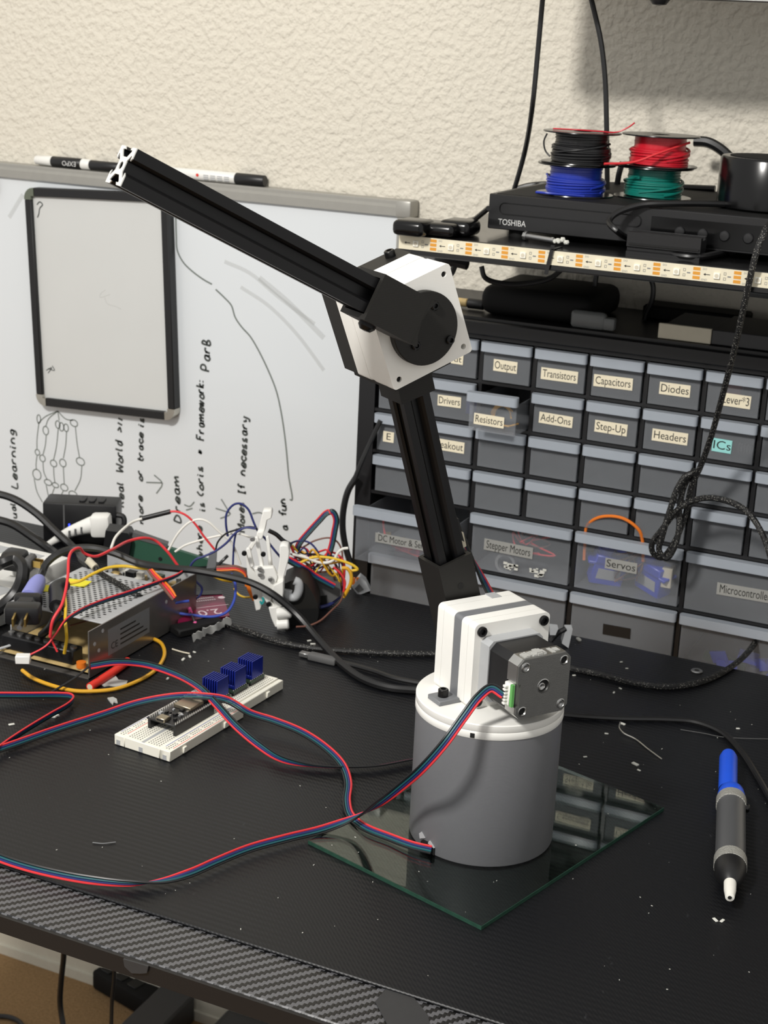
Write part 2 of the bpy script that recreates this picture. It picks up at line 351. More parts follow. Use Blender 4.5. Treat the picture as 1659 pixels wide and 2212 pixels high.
def strip(bm, pts, w, nrm, th=0.25):
    """a drawn pen line on a plane with normal nrm"""
    n = Vector(nrm).normalized(); P = [Vector(p) for p in pts]; L = []
    for i in range(len(P)):
        t = (P[min(i+1, len(P)-1)]-P[max(i-1, 0)]); t = t.normalized() if t.length > 1e-9 else Vector((1, 0, 0))
        s = n.cross(t)*(w/2); L.append((bm.verts.new(P[i]+s+n*th), bm.verts.new(P[i]-s+n*th)))
    for (a, b), (c, d) in zip(L, L[1:]):
        try: bm.faces.new((a, b, d, c))
        except ValueError: pass
def cable(name, label, pts, r, m, cat='cable', group=None, n=6, seg=8):
    bm = B(); tube(bm, pts, r, seg, n); return solo(name, bm, m, label, cat, group)
def ribbon(name, label, pts, cols, r=0.75, parent=None, cat='cable', ends=None, pitch=None):
    """flat bundle of wires side by side; pts (x, y, z, angle): angle 0 lies flat, 90 stands on edge"""
    C = crom([p[:3] for p in pts], 7)
    A = []; V = []
    for i, p in enumerate(pts):
        t = (Vector(pts[min(i+1, len(pts)-1)][:3])-Vector(pts[max(i-1, 0)][:3])).normalized()
        h = Vector((0, 0, 1)).cross(t); h = h.normalized() if h.length > 1e-4 else Vector((1, 0, 0))
        a = math.radians(p[3]); V.append(h*math.cos(a)+t.cross(h)*math.sin(a))
    for i in range(len(pts)-1):
        for k in range(7): A.append(V[i].lerp(V[i+1], k/7))
    A.append(V[-1]); pitch = pitch or r*1.9
    root = parent or thing(name, label, cat, (C[0].x, C[0].y, 0))
    nW = len(cols)
    for w, cn in enumerate(cols):
        off = ((nW-1)/2-w)*pitch; P = []
        for i, c in enumerate(C):
            t = (C[min(i+1, len(C)-1)]-C[max(i-1, 0)]).normalized()
            lv = A[i]-t*A[i].dot(t); lv = lv.normalized() if lv.length > 1e-4 else t.orthogonal().normalized()
            q = c+lv*off
            P.append(q)
        bm = B(); sweep(bm, P, r, 6); part('wire', bm, cn, root)
    return root
def struct(name, bm, m):
    me = mesh_of(bm, name); me.materials.append(M[m]); o = bpy.data.objects.new(name, me); COL.objects.link(o); o.location = (0, 0, Z0*S); ORG[o] = Vector((0, 0, 0)); o['kind'] = 'structure'; return o
# ================================================================ the setting
bm = B(); box(bm, (-2600, 1500), (1535, 1595), (-742, 1750)); wall = struct('wall_back', bm, 'wall')
bm = B(); box(bm, (-2600, 1500), (-2200, 1595), (-792, -742)); struct('floor', bm, 'carpet')
bm = B(); box(bm, (-2600, 1500), (1523, 1534.5), (-742, -664), bev=2); box(bm, (-2600, 1500), (1519, 1534.5), (-742, -728)); struct('baseboard_back', bm, 'baseboard')

# ================================================================ desk, mat, under the desk
desk = thing('desk', 'wide black desk with a carbon weave front band', 'desk', (-400, 1000, -742))
bm = B(); box(bm, (-1082, 420), (679, 1320), (-14, -2.2), bev=1.0); part('table_top', bm, 'carbon', desk)
bm = B(); box(bm, (-1082, 420), (676.5, 679.5), (-15, -3.2)); part('front_edge', bm, 'black', desk, 'plain black edge strip below the weave')
for x in (-978, 330):
    bm = B(); box(bm, (x, x+52), (760, 1518), (-742, -700), bev=3); part('foot', bm, 'darkgrey', desk)
    bm = B(); box(bm, (x-2, x+54), (1060, 1120), (-700, -40), bev=3); part('leg', bm, 'darkgrey', desk)
bm = B(); box(bm, (-950, 380), (1075, 1105), (-60, -14), bev=2); part('crossbar', bm, 'darkgrey', desk)
# black tape over the front corner of the band and the torn flap under the edge
tp = [D(838, 2133, -1.9), D(893, 2155, -1.9), D(925, 2195, -1.9), D(930, 2230, -1.9), D(845, 2230, -1.9), D(810, 2165, -1.9)]
bm = B(); bm.faces.new([bm.verts.new(p) for p in tp]); r = bmesh.ops.extrude_face_region(bm, geom=bm.faces[:]); bmesh.ops.translate(bm, vec=(0, 0, 0.5), verts=[v for v in r['geom'] if isinstance(v, bmesh.types.BMVert)])
part('tape_patch', bm, 'tape', desk, 'grey-black tape patch stuck over the weave')
q0 = DY(268, 2076, 676); q1 = DY(322, 2092, 676)
bm = B(); pl = [(q0.x, q0.z+2), (q1.x, q1.z+2), (q1.x-1, q1.z-3), (q1.x-6, q1.z-5), (q0.x+6, q0.z-6), (q0.x+1, q0.z-3)]
prism(bm, pl, -0.6, 0.6, frame((0, 675.5, 0), (1, 0, 0), (0, 0, 1), (0, -1, 0))); part('torn_tape', bm, 'tape', desk, 'torn flap of black tape hanging under the edge')
bm = B(); box(bm, (-1078, 410), (722, 1318), (-2.2, 0), bev=0.8); solo('desk_mat', bm, 'mat', 'large black ribbed mat covering the desk top', 'mat')
bm = B(); box(bm, (-872, -250), (1000, 1512), (-742, -698), bev=4); box(bm, (-860, -262), (1012, 1500), (-698.2, -694), bev=1.5)
solo('storage_box', bm, 'darkgrey', 'low dark grey box standing on the carpet under the desk', 'box')
ps = thing('power_strip', 'long black power strip on the carpet by the baseboard', 'power strip', (-1060, 1490, -742))
a = D(225, 2122, -738); b_ = D(312, 2172, -738)
mx = frame((a+b_)/2, (b_-a), Vector((0, 0, 1)).cross(b_-a), (0, 0, 1))
bm = B(); box(bm, (-45, 60), (-18, 18), (-3, 26), mx, bev=4, seg=2); part('body', bm, 'black_matte', ps)
for i in range(3):
    bm = B(); box(bm, (-38+i*26, -20+i*26), (-9, 9), (26, 27.5), mx, bev=0.6); part('socket', bm, 'black_gloss', ps)
cable('floor_cable', 'black cable hanging under the desk to the carpet, thicker one', [DY(137, 2010, 1180), DY(138, 2060, 1190), DY(132, 2120, 1200), DY(130, 2170, 1205), DY(139, 2230, 1200)], 3.2, 'rubber')
cable('floor_cable', 'thin dark cable hanging under the desk beside the power strip', [DY(246, 2060, 1180), DY(247, 2110, 1190), DY(242, 2160, 1195), DY(240, 2230, 1190)], 2.2, 'rubber')
cable('floor_cable', 'black cable curling on the carpet at the bottom left corner', [D(-20, 2195, -738), D(15, 2196, -738), D(40, 2206, -738), D(60, 2235, -738)], 3.2, 'rubber')

# ================================================================ robot arm
BC = Vector((-327.4, 920.3, 0))
ny = math.radians(145.5); NV = Vector((math.cos(ny), math.sin(ny), 0)); EV = Vector((math.cos(ny-PI/2), math.sin(ny-PI/2), 0)); ZV = Vector((0, 0, 1))
def PE(e, n, z): return BC+EV*e+NV*n+ZV*z
# plane frame: local x along the face, local y up, local z towards the viewer (out of the motor face)
def PF(e, n, z, tilt=0.0):
    x = EV*math.cos(tilt)+ZV*math.sin(tilt); y = ZV*math.cos(tilt)-EV*math.sin(tilt)
    return frame(PE(e, n, z), x, y, -NV)
arm = thing('robot_arm', '3D printed robot arm with grey drum base and black aluminium links', 'robot arm', (BC.x, BC.y, 3))
bm = B()
nb = 96; ca = math.atan2((D(912, 1830, 8)-BC).y, (D(912, 1830, 8)-BC).x)
lathe(bm, [(48.2, 3.0), (50.4, 3.0), (50.7, 3.6), (50.7, 97.3), (48.2, 97.3)], T(BC.x, BC.y, 0), nb, cap=False)
part('base_drum', bm, 'grey_print', arm)
bm = B(); mx = frame(BC+Vector((math.cos(ca), math.sin(ca), 0))*50.2, (-math.sin(ca), math.cos(ca), 0), (0, 0, 1), (math.cos(ca), math.sin(ca), 0))
prism(bm, [(-7, 3.2), (7, 3.2), (7, 8), (4, 11), (-5, 10), (-7, 8)], -0.4, 0.9, mx); part('cable_slot', bm, 'hole', arm, 'ragged dark cable slot at the foot of the drum')
bm = B(); prism(bm, [(-8, 9.4), (-3, 12), (-7, 15), (-9, 13)], 0.2, 1.0, mx); prism(bm, [(1, 10), (7, 9), (2, 12.4)], 0.2, 1.6, mx); part('burr', bm, 'lgrey', arm, 'light torn plastic burr by the cable slot')
bm = B(); lathe(bm, [(49.5, 97.3), (51.0, 97.3), (51.2, 97.6), (51.2, 102.3), (50.9, 102.7), (49.5, 102.7)], T(BC.x, BC.y, 0), nb); lid0 = part('lid_ring', bm, 'white_print', arm)
bm = B(); lathe(bm, [(49.5, 102.7), (51.0, 102.9), (51.2, 103.2), (51.2, 107.4), (50.6, 108.0), (0, 108.0)], T(BC.x, BC.y, 0), nb, cap=False); part('lid', bm, 'white_print', arm)
sl = D(1022, 1586, 99.5); sa = math.atan2((sl-BC).y, (sl-BC).x)
bm = B(); box(bm, (-1.5, 1.5), (-1.6, 1.6), (-0.5, 0.35), frame(BC+Vector((math.cos(sa), math.sin(sa), 0))*51.2+ZV*99.6, (-math.sin(sa), math.cos(sa), 0), (0, 0, 1), (math.cos(sa), math.sin(sa), 0))); part('index_slot', bm, 'hole', lid0)
# shoulder housing: a stack of square plates
HW = 30.6; HC_E = 3.0; HC_Z = 138.6
def plate(n0, n1, half, r, e=HC_E, z=HC_Z, tilt=0.0, holes=()):
    b = B(); prism(b, rrect(2*half, 2*half, r, 4), -n1, -n0, PF(e, 0, z, tilt), holes); bmesh.ops.remove_doubles(b, verts=b.verts[:], dist=0.001); return b
sh = part('shoulder_housing', plate(-16, -8.2, HW, 3.6), 'white_print', arm)
part('front_plate', plate(-8.0, 0.0, HW, 3.6), 'white_print', sh)
part('spacer', plate(0.2, 9.0, HW-0.3, 2.8), 'grey_strip', sh, 'grey middle plate of the shoulder housing')
part('rear_plate', plate(9.2, 21.8, HW, 3.6), 'white_print', sh)
part('rear_plate', plate(22, 29.5, HW, 3.6), 'white_print', sh)
def capbolt(parent, mx, r=3.4, h=3.2, name='bolt'):
    b = B(); lathe(b, [(r, 0), (r, h-0.6), (r-0.6, h), (r*0.52, h), (r*0.5, h-1.6), (0, h-1.6)], mx, 18, cap=False); o = part(name, b, 'bolt', parent); return o
for de, dz in ((-25.2, 25.2), (25.2, 25.2), (-25.2, -25.2)):
    capbolt(sh, PF(HC_E+de, -16, HC_Z+dz), 3.6, 2.2)
bm = B(); tbm = frame(D(963, 1512, 108), EV, -NV, ZV)
box(bm, (-10, 7), (-7.5, 7.5), (0, 3.4), tbm, bev=0.4); part('mounting_tab', bm, 'grey_strip', sh, 'grey bolted tab on the white lid')
capbolt(sh, tbm @ T(-2.5, 0, 3.4), 3.6, 5.4)
bm = B(); box(bm, (8, 16), (-5, 4), (0, 0.6), PF(HC_E, 26, HC_Z+HW) @ RX(-PI/2)); part('scar', bm, 'lgrey', sh)
# stepper motor on the front face
mo = PF(-0.5, 0, 138.0)
def oct_(h, c): return [(h-c, h), (h, h-c), (h, -h+c), (h-c, -h), (-h+c, -h), (-h, -h+c), (-h, h-c), (-h+c, h)]
bm = B(); prism(bm, oct_(21.8, 3.2), 16, 26, mo); mot = part('stepper_motor', bm, 'lgrey', arm, 'square stepper motor with grey end caps and black core')
bm = B(); prism(bm, oct_(20.9, 4.6), 26, 47, mo); part('core', bm, 'black', mot)
hs = [(-15.5, 15.5), (15.5, 15.5), (15.5, -15.5), (-15.5, -15.5)]
conn_notch = [(-21.1, 4.5), (-19.0, 4.5), (-19.0, -13.5), (-21.1, -13.5)]
cap_o = [(17.0, 21.1), (21.1, 17.0), (21.1, -17.0), (17.0, -21.1), (-17.0, -21.1), (-21.1, -17.0), (-21.1, -12.5), (-18.6, -12.5), (-18.6, 4.2), (-21.1, 4.2), (-21.1, 17.0), (-17.0, 21.1)]
bm = B(); prism(bm, cap_o, 47, 57.2, mo); part('rear_cap_body', bm, 'edgealu', mot)
cap_i = [(p[0]*0.985, p[1]*0.985) for p in cap_o]
bm = B(); prism(bm, cap_i, 57.2, 58.6, mo, holes=[circ(3.1, 16, x, y) for x, y in hs]+[circ(4.6, 20)]); part('rear_cap', bm, 'capalu', mot)
bm = B()
for x, y in hs: lathe(bm, [(2.5, 58.1), (2.9, 58.9), (3.5, 58.75), (3.6, 58.2)], mo @ T(x, y, 0), 18, cap=False)
lathe(bm, [(4.1, 57.6), (4.4, 58.9), (5.0, 58.75), (5.0, 58.2)], mo, 20, cap=False); part('chamfer_ring', bm, 'steel', mot)
for i, (x, y) in enumerate(hs):
    if i in (0, 2):
        bm = B(); lathe(bm, [(2.5, 57.25), (2.5, 58.2), (1.9, 58.7), (0.8, 58.4), (0, 58.1)], mo @ T(x, y, 0), 14, cap=False); part('screw', bm, 'zinc', mot)
    else:
        bm = B(); cyl(bm, 2.6, 57.21, 57.4, mo @ T(x, y, 0), 14); part('screw_hole', bm, 'hole', mot)
bm = B(); cyl(bm, 4.2, 57.21, 57.5, mo, 18); part('shaft_hole', bm, 'hole', mot)
bm = B(); lathe(bm, [(2.6, 57.3), (2.6, 58.0), (2.0, 58.3), (0.8, 57.6), (0, 57.4)], mo @ T(-0.8, -0.6, 0), 14, cap=False); part('shaft', bm, 'zinc', mot)
bm = B(); box(bm, (-23.5, -18.7), (-12.2, 3.6), (48, 54), mo, bev=0.5); part('connector', bm, 'white', mot, 'white wire connector on the side of the motor')
bm = B(); box(bm, (-23.2, -21.3), (-12.0, 3.4), (54.1, 56.6), mo); part('connector_board', bm, 'gkgreen', mot, 'thin green board edge behind the connector')
for i in range(6):
    bm = B(); box(bm, (-26.0, -23.4), (-11.4+i*2.4, -10.0+i*2.4), (49.5, 52.5), mo, bev=0.2); part('connector_rib', bm, 'white', mot)
bm = B()
for i in range(26):
    a = random.uniform(-15, 12); box(bm, (a, a+random.uniform(1, 4)), (21.0, 21.2+random.random()*(2.2 if -6 < a < 0 else 0.8)), (48+random.random()*5, 54+random.random()*3), mo)
part('glue_residue', bm, 'scrap', mot, 'crusty grey glue left on top of the motor')
# lower link and its sockets
SA = (4.0, 139.0); EA = (-66.0, 365.5)
la = math.atan2(EA[0]-SA[0], EA[1]-SA[1])                       # lean of the lower link (negative: to the left)
ll = math.hypot(EA[0]-SA[0], EA[1]-SA[1])
NL = 46.5
def slot2020(h=10.0):
    """outline of a square slotted profile"""
    q = [(h, h), (4.8, h), (3.3, h-1.6), (6.0, h-1.6), (6.2, h-2.4), (2.9, h-5.7), (-2.9, h-5.7), (-6.2, h-2.4), (-6.0, h-1.6), (-3.3, h-1.6), (-4.8, h)]
    P = []
    for k in range(4):
        c, s = math.cos(k*PI/2), math.sin(k*PI/2)
        P += [(x*c-y*s, x*s+y*c) for x, y in q]
    return P
def link_frame(e, n, z, lean):                                 # z axis along the link
    ax = EV*math.sin(lean)+ZV*math.cos(lean); sx = EV*math.cos(lean)-ZV*math.sin(lean)
    return frame(PE(e, n, z), sx, NV, ax)
lf = link_frame(SA[0], NL, SA[1], la)
bm = B(); prism(bm, slot2020(10.2), 22, ll-20, lf, holes=[circ(2.1, 12)]); part('lower_link', bm, 'anod', arm, 'black slotted aluminium lower link')
def socket(z0, z1, half, wall, Mx):
    b = B(); o = [(half, half), (-half, half), (-half, -half), (half, -half)]; i = [(x*(half-wall)/half, y*(half-wall)/half) for x, y in o]
    prism(b, o, z0, z1, Mx, holes=[i]); return b
lb = part('shoulder_bracket', socket(8, 60, 13.6, 2.6, lf), 'black_print', arm, 'black printed socket holding the lower link')
bm = B(); prism(bm, [(-13.6, -6), (13.6, -6), (13.6, 8.2), (-13.6, 8.2)], -13.6, 13.6, lf @ RX(PI/2)); cyl(bm, 22, -17, -11, lf @ RX(-PI/2), 32); part('hub', bm, 'black_print', lb)
bm = B(); cyl(bm, 2.3, 13.55, 13.9, lf @ T(0, 0, 40) @ RX(PI/2), 16); part('screw_hole', bm, 'hole', lb)
# elbow
TL = math.radians(21.0)
EC = (-65.5, 365.3)
def EPF(n, e=0.0, z=0.0): return PF(EC[0], n, EC[1], TL) @ T(e, z, 0)
def eplate(n0, n1, half, r, holes=()):
    b = B(); prism(b, rrect(2*half, 2*half, r, 4), -n1, -n0, PF(EC[0], 0, EC[1], TL), holes); return b
eh = part('elbow_housing', eplate(10, 17.5, 30.6, 2.4, [circ(1.9, 12, x, y) for x, y in ((25, 25), (25, -25), (-25, -25), (-25, 25))]), 'white_print', arm)
part('middle_plate', eplate(17.7, 33, 30.5, 2.4), 'white_print', eh)
part('middle_plate', eplate(33.2, 39.2, 30.2, 2.4), 'white_print', eh)
part('rear_plate', eplate(39.4, 54.8, 30.5, 2.4), 'white_print', eh)
for x, y in ((25, 25), (-25, -25)):
    bm = B(); cyl(bm, 1.85, -13.2, -11.6, PF(EC[0], 0, EC[1], TL) @ T(x, y, 0), 14); part('screw', bm, 'hole', eh)
bm = B(); prism(bm, [(-30.4, -29), (-28, -31), (30.6, -31), (30.6, 30.6), (-30.4, 30.6)], -73, -55, PF(EC[0], 0, EC[1], TL)); em = part('elbow_mount', bm, 'black_print', arm, 'black printed mount behind and under the elbow')
bm = B(); box(bm, (-25.0, 19), (-36.5, -30.9), (-73, -21), PF(EC[0], 0, EC[1], TL)); part('flange', bm, 'black_print', em)
ef = link_frame(SA[0], NL, SA[1], la)
part('socket', socket(ll-54, ll-33, 13.2, 2.8, ef), 'black_print', em)
for x in (20,): capbolt(em, PF(EC[0], 0, EC[1], TL) @ T(x, 30.6, -64) @ RX(-PI/2), 3.6, 4.4)
bm = B(); cyl(bm, 23.4, 0, 5.6, EPF(10), 56, ch=0.5); dk = part('elbow_disc', bm, 'black_print', arm, 'round black output disc on the front of the elbow')
def cap_bolt_at(px, py, parent, n=4.4, r=2.9):
    d = _ray(px, py); P = CAM+d*(((BC-CAM).dot(NV)+n)/d.dot(NV)); q = P-BC
    capbolt(parent, PF(q.dot(EV), n, q.z), r, 2.2)
for px, py in ((938, 660), (971, 734), (897, 746)): cap_bolt_at(px, py, dk)
# upper link
ua = math.atan2(-0.8965, 0.443)
NU = -9.5
uf = link_frame(EA[0], NU, EA[1], ua)
bm = B(); prism(bm, slot2020(10.7), 30, 227.3, uf, holes=[circ(2.2, 14)]); part('upper_link', bm, 'anod', arm, 'black slotted aluminium upper link with a bare cut end')
bm = B(); prism(bm, slot2020(10.7), 227.3, 227.9, uf, holes=[circ(2.2, 14)]); part('cut_end', bm, 'cutalu', arm, 'bare silver cut face of the upper link')
ub = part('elbow_bracket', socket(24, 60.5, 14.6, 3.2, uf), 'black_print', arm, 'black printed socket holding the upper link')
bm = B(); prism(bm, [(-14.5, 32), (14.5, 32), (14.5, 19.6), (8, 22.5), (0, 23.5), (-8, 22), (-14.5, 18.6)], -14.5, 14.5, uf @ RX(PI/2)); part('bracket_web', bm, 'black_print', ub)
bm = B(); lathe(bm, [(5.5, 0), (5.5, 2), (3.4, 4.4), (0, 4.8)], uf @ T(-14.6, 2, 47) @ RY(-PI/2), 18, cap=False); part('button_bolt', bm, 'bolt', ub)

# ================================================================ glass plate under the base
gp = [(-426.5, 847.2), (-281.6, 806.1)]
gx = (Vector((gp[1][0], gp[1][1], 0))-Vector((gp[0][0], gp[0][1], 0))); gl = gx.length; gx.normalize(); gy = Vector((-gx.y, gx.x, 0))
gm = frame((gp[0][0], gp[0][1], 0), gx, gy, (0, 0, 1))
bm = B(); box(bm, (0, gl), (0, 221), (0.05, 3.0), gm)
gth = thing('glass_plate', 'rectangular clear glass sheet with green edges under the robot base', 'glass', gm @ Vector((gl/2, 110, 0)))
part('sheet', bm, 'glass', gth)
for x, y in (((-0.35, gl+0.35), (-0.35, -0.02)), ((-0.35, gl+0.35), (221.02, 221.35)), ((-0.35, -0.02), (0, 221)), ((gl+0.02, gl+0.35), (0, 221))):
    bm = B(); box(bm, x, y, (0.15, 2.9), gm); part('cut_edge', bm, 'glassedge', gth)
# ================================================================ cabinet of small drawers on the wall
CX, CY, PW = -637.5, 1385.0, 55.25
ZL, PS, PLG = 84.1, 43.72, 63.05
cab = thing('drawer_organizer', 'black wall-hung organizer with rows of milky plastic drawers', 'drawer cabinet', (-416, 1455, -108))
bm = B()
box(bm, (CX-20, CX-2), (CY, 1534.4), (-108, 279)); box(bm, (CX+8*PW+2, CX+8*PW+20), (CY, 1534.4), (-108, 279))
box(bm, (CX-20, CX+8*PW+20), (CY, 1534.4), (258, 279)); box(bm, (CX-20, CX+8*PW+20), (CY, 1534.4), (-108, ZL-2*PLG-1))
box(bm, (CX-2, CX+8*PW+2), (1528, 1534.4), (ZL-2*PLG-1, 258))
box(bm, (CX-20, CX+8*PW+20), (CY-5, CY+6), (262, 276), bev=1.5)
part('body', bm, 'black', cab)
def zrow(r): return ZL+(3-r)*PS if r < 4 else ZL-(r-3)*PLG          # floor of row r (0 to 3 small, 4 and 5 large)
for r in range(6):
    bm = B(); box(bm, (CX-2, CX+8*PW+2), (CY+1, 1528), (zrow(r)-1.6, zrow(r)+1.6)); part('shelf_divider', bm, 'black', cab)
for r in range(6):
    h = PS if r < 4 else PLG
    for k in (range(1, 8) if r < 4 else (2, 4, 6)):
        bm = B(); box(bm, (CX+k*PW-2, CX+k*PW+2), (CY+1, 1528), (zrow(r)+1.6, zrow(r)+h-1.6)); part('upright_divider', bm, 'black', cab)
def tray_bm(w, h, dep):
    b = B(); hw = w/2-3.6; t = 1.2; z1 = h-6
    box(b, (-hw, hw), (-2.5, -1.0), (3, z1), bev=0.4)
    box(b, (-hw, -hw+t), (-1.0, dep), (3, z1-5)); box(b, (hw-t, hw), (-1.0, dep), (3, z1-5)); box(b, (-hw, hw), (-1, dep), (2.6, 3.6)); box(b, (-hw, hw), (dep-t, dep), (3, z1-5))
    return b
def lip_bm(w, h):
    b = B(); hw = w/2-1.6
    prism(b, rrect(2*hw, 9.0, 3.2, 3, 0, -4.5), h-11.2, h-2.2); return b
CUT = {}
def cached(key, f, m):
    if key not in CUT:
        me = mesh_of(f(), key); me.materials.append(M[m]); CUT[key] = me
    return CUT[key]
def face_label(dr, s, w, h, cx, cz, m='label', size=None, tilt=0.0, ink='ink'):
    mx = frame((cx, -2.7, cz), (math.cos(tilt), 0, math.sin(tilt)), (-math.sin(tilt), 0, math.cos(tilt)), (0, -1, 0))
    b = B(); box(b, (-w/2, w/2), (-h/2, h/2), (0, 0.25), mx); me = mesh_of(b, 'label'); me.materials.append(M[m]); share('label', me, dr)
    if s:
        b = B(); text_bm(b, s, size or h*0.82, mx @ T(0, 0, 0.3), 0.03, fit=w*0.9); me = mesh_of(b, 'lettering'); me.materials.append(M[ink]); share('lettering', me, dr)
LAB = {(0, 1): ('Input', 24, 9.5, -2, 20), (0, 2): ('Output', 24.5, 11.5, -1, 19.5), (0, 3): ('Transistors', 37, 11.5, -1, 18), (0, 4): ('Capacitors', 38, 11.5, -3, 18.5), (0, 5): ('Diodes', 29, 11.5, 1, 19.5), (0, 6): ('Lever*3', 27, 12, 3, 17),
       (1, 1): ('Drivers', 25, 11, -2, 20.5), (1, 2): ('Resistors', 31, 11, -3, 15), (1, 3): ('Add-Ons', 34, 11, -1, 18), (1, 4): ('Step-Up', 32, 11.5, -1, 18), (1, 5): ('Headers', 34, 11.5, 1, 18), (1, 6): ('ICs', 18, 12.5, -5, 17, 'label_teal'),
       (2, 0): ('E', 12, 11, -11, 18), (2, 1): ('Breakout', 36, 11.5, -1, 19),
       (4, 0): ('DC Motor & Servos', 66, 10, 4, 31, 'label_clear'), (4, 1): ('Stepper Motors', 52, 12, -12, 30, 'label_clear'), (4, 2): ('Servos', 32, 11, -6, 34, 'label_clear'), (4, 3): ('Microcontrollers', 56, 12, 6, 30, 'label_clear'), (5, 2): ('', 28, 11, -4, 29, 'label_black')}
PULL = {(1, 2): 30.0, (4, 0): 42.0}
for r in range(6):
    big = r >= 4; w, h = (2*PW, PLG) if big else (PW, PS)
    for c in range(4 if big else 8):
        clear = (r, c) in ((1, 2), (4, 0), (4, 1), (4, 2), (5, 3))
        x = CX+(c+0.5)*w; y = CY-PULL.get((r, c), 0)
        kk = ('big' if big else 'small')+('_clear' if clear else '')
        dr = share('drawer', cached('drawer_'+kk, lambda: tray_bm(w, h, 132), 'clear' if clear else 'tray'), cab, Vector((x, y, zrow(r)))-ORG[cab])
        share('drawer_lip', cached('drawer_lip_'+('big' if big else 'small'), lambda: lip_bm(w, h), 'lip'), dr)
        L = LAB.get((r, c))
        if L: face_label(dr, L[0], L[1], L[2], L[3], L[4], L[5] if len(L) > 5 else 'label', (L[2]*0.92 if not big else L[2]*0.98), random.uniform(-0.02, 0.02))
# what can be seen through the clear drawer fronts
def cell(r, c): return Vector((CX+(c+0.5)*(2*PW if r > 3 else PW), CY-PULL.get((r, c), 0), zrow(r)))
def servo(label, o, rz, tl):
    t = thing('servo_motor', label, 'servo', o, rz, 'blue servos in the clear drawer', room=False); t.rotation_euler = (tl, 0.15, rz); t.scale = (1.45, 1.45, 1.45)
    b = B(); box(b, (-11.5, 11.5), (-6, 6), (0, 23), bev=0.8); part('case', b, 'servo', t)
    b = B(); box(b, (-16, 16), (-6, 6), (15.5, 17.6), bev=0.4); part('ears', b, 'servo', t)
    b = B(); cyl(b, 5.6, 23, 27, T(-5, 0, 0), 18); cyl(b, 2.2, 27, 30, T(-5, 0, 0), 12); part('gear_boss', b, 'servo', t)
    b = B(); box(b, (-8, 8), (-6.3, -6), (5, 13)); part('sticker', b, 'lgrey', t)
o = cell(4, 2)
servo('blue micro servo at the left in the drawer marked Servos', o+Vector((-30, 26, 5)), 0.5, 0.25)
servo('blue micro servo at the right in the drawer marked Servos', o+Vector((20, 26, 5)), -0.5, 0.2)
bm = B(); box(bm, (32, 42), (8, 22), (16, 36), T(*o), bev=0.5); solo('foam_block', bm, 'cream', 'small cream block in the drawer marked Servos', 'block')
cable('servo_lead', 'orange servo lead arching out of the drawer marked Servos', [o+Vector(p) for p in ((-46, 6, 30), (-46, 4, 52), (-44, 0, 68), (-30, -4, 80), (-8, -6, 83), (8, -4, 74), (12, 0, 62), (13, 6, 40))], 1.6, 'orange', 'wire')
for i in range(3):
    cable('servo_lead', 'brown servo lead coiled in the drawer marked Servos', [o+Vector((random.uniform(-20, 25), random.uniform(8, 20), random.uniform(12, 48))) for _ in range(6)], 0.9, 'brown', 'wire', 'brown leads in the drawer marked Servos')
o = cell(4, 1)
for i in range(4):
    cable('motor_lead', 'red wire tangled in the drawer marked Stepper Motors', [o+Vector((random.uniform(-20+8*i, 10+10*i), random.uniform(6, 18), random.uniform(24, 50))) for _ in range(5)], 0.9, ('red', 'red', 'brown', 'red')[i], 'wire', 'red leads in the drawer marked Stepper Motors')
bm = B(); lathe(bm, [(8, 0), (11, 0), (11, 4), (8, 4)], T(*(o+Vector((-16, 6, 12)))) @ RX(PI/2), 20, cap=False); solo('motor_ring', bm, 'greyclip', 'grey ring in the drawer marked Stepper Motors', 'ring')
for dx, ww in ((-8, 14), (20, 16)):
    bm = B()
    for i in range(12): q = o+Vector((dx+random.uniform(-ww/2, ww/2), -2.8, 11+random.uniform(-4, 4))); s = random.uniform(1, 2.6); box(bm, (q.x-s, q.x+s), (q.y-0.3, q.y), (q.z-s*0.6, q.z+s*0.6))
    solo('glue_smear', bm, 'dust', 'white glue smear on the drawer marked Stepper Motors, %s one' % ('left' if dx < 0 else 'right'), 'smear')
o = cell(4, 0)
bm = B(); tube(bm, [o+Vector(p) for p in ((-26, 8, 50), (-26, 10, 38), (-20, 10, 24), (0, 12, 16), (24, 12, 14), (44, 10, 22))], 1.0); solo('motor_lead', bm, 'red', 'long pink-red wire inside the pulled-out clear drawer', 'wire')
for i in range(7):
    bm = B(); q = o+Vector((-32+i*9+random.uniform(-2, 2), 9+random.uniform(0, 6), 26+random.uniform(-4, 4)))
    box(bm, (-4, 4), (-3, 3), (-2.6, 2.6), T(*q) @ RZ(random.random()*3) @ RX(random.random()), bev=0.8); cyl(bm, 1.2, 2, 7, T(*q) @ RX(random.random()*2), 8)
    solo('dc_motor', bm, ('zinc', 'gold', 'black', 'gold', 'red', 'zinc', 'black')[i], 'tiny motor in a row inside the pulled-out clear drawer', 'motor', 'tiny motors in the pulled-out clear drawer')
bm = B(); box(bm, (-26, 2), (40, 60), (4, 12), T(*o), bev=1); solo('pink_pouch', bm, 'maroon', 'dark pink pouch at the back of the pulled-out clear drawer', 'pouch')
o = cell(1, 2)
for i in range(5):
    a = i*0.6
    cable('resistor_tape', 'yellow resistor tape curled in the drawer marked Resistors', [o+Vector((6+9*math.cos(a+t)*(1+0.2*i), 10+3*i, 17+11*math.sin(a+t))) for t in (0, 0.8, 1.6, 2.4, 3.2)], 0.8, 'amber', 'tape', 'resistor tapes in the drawer marked Resistors')
o = cell(5, 3)
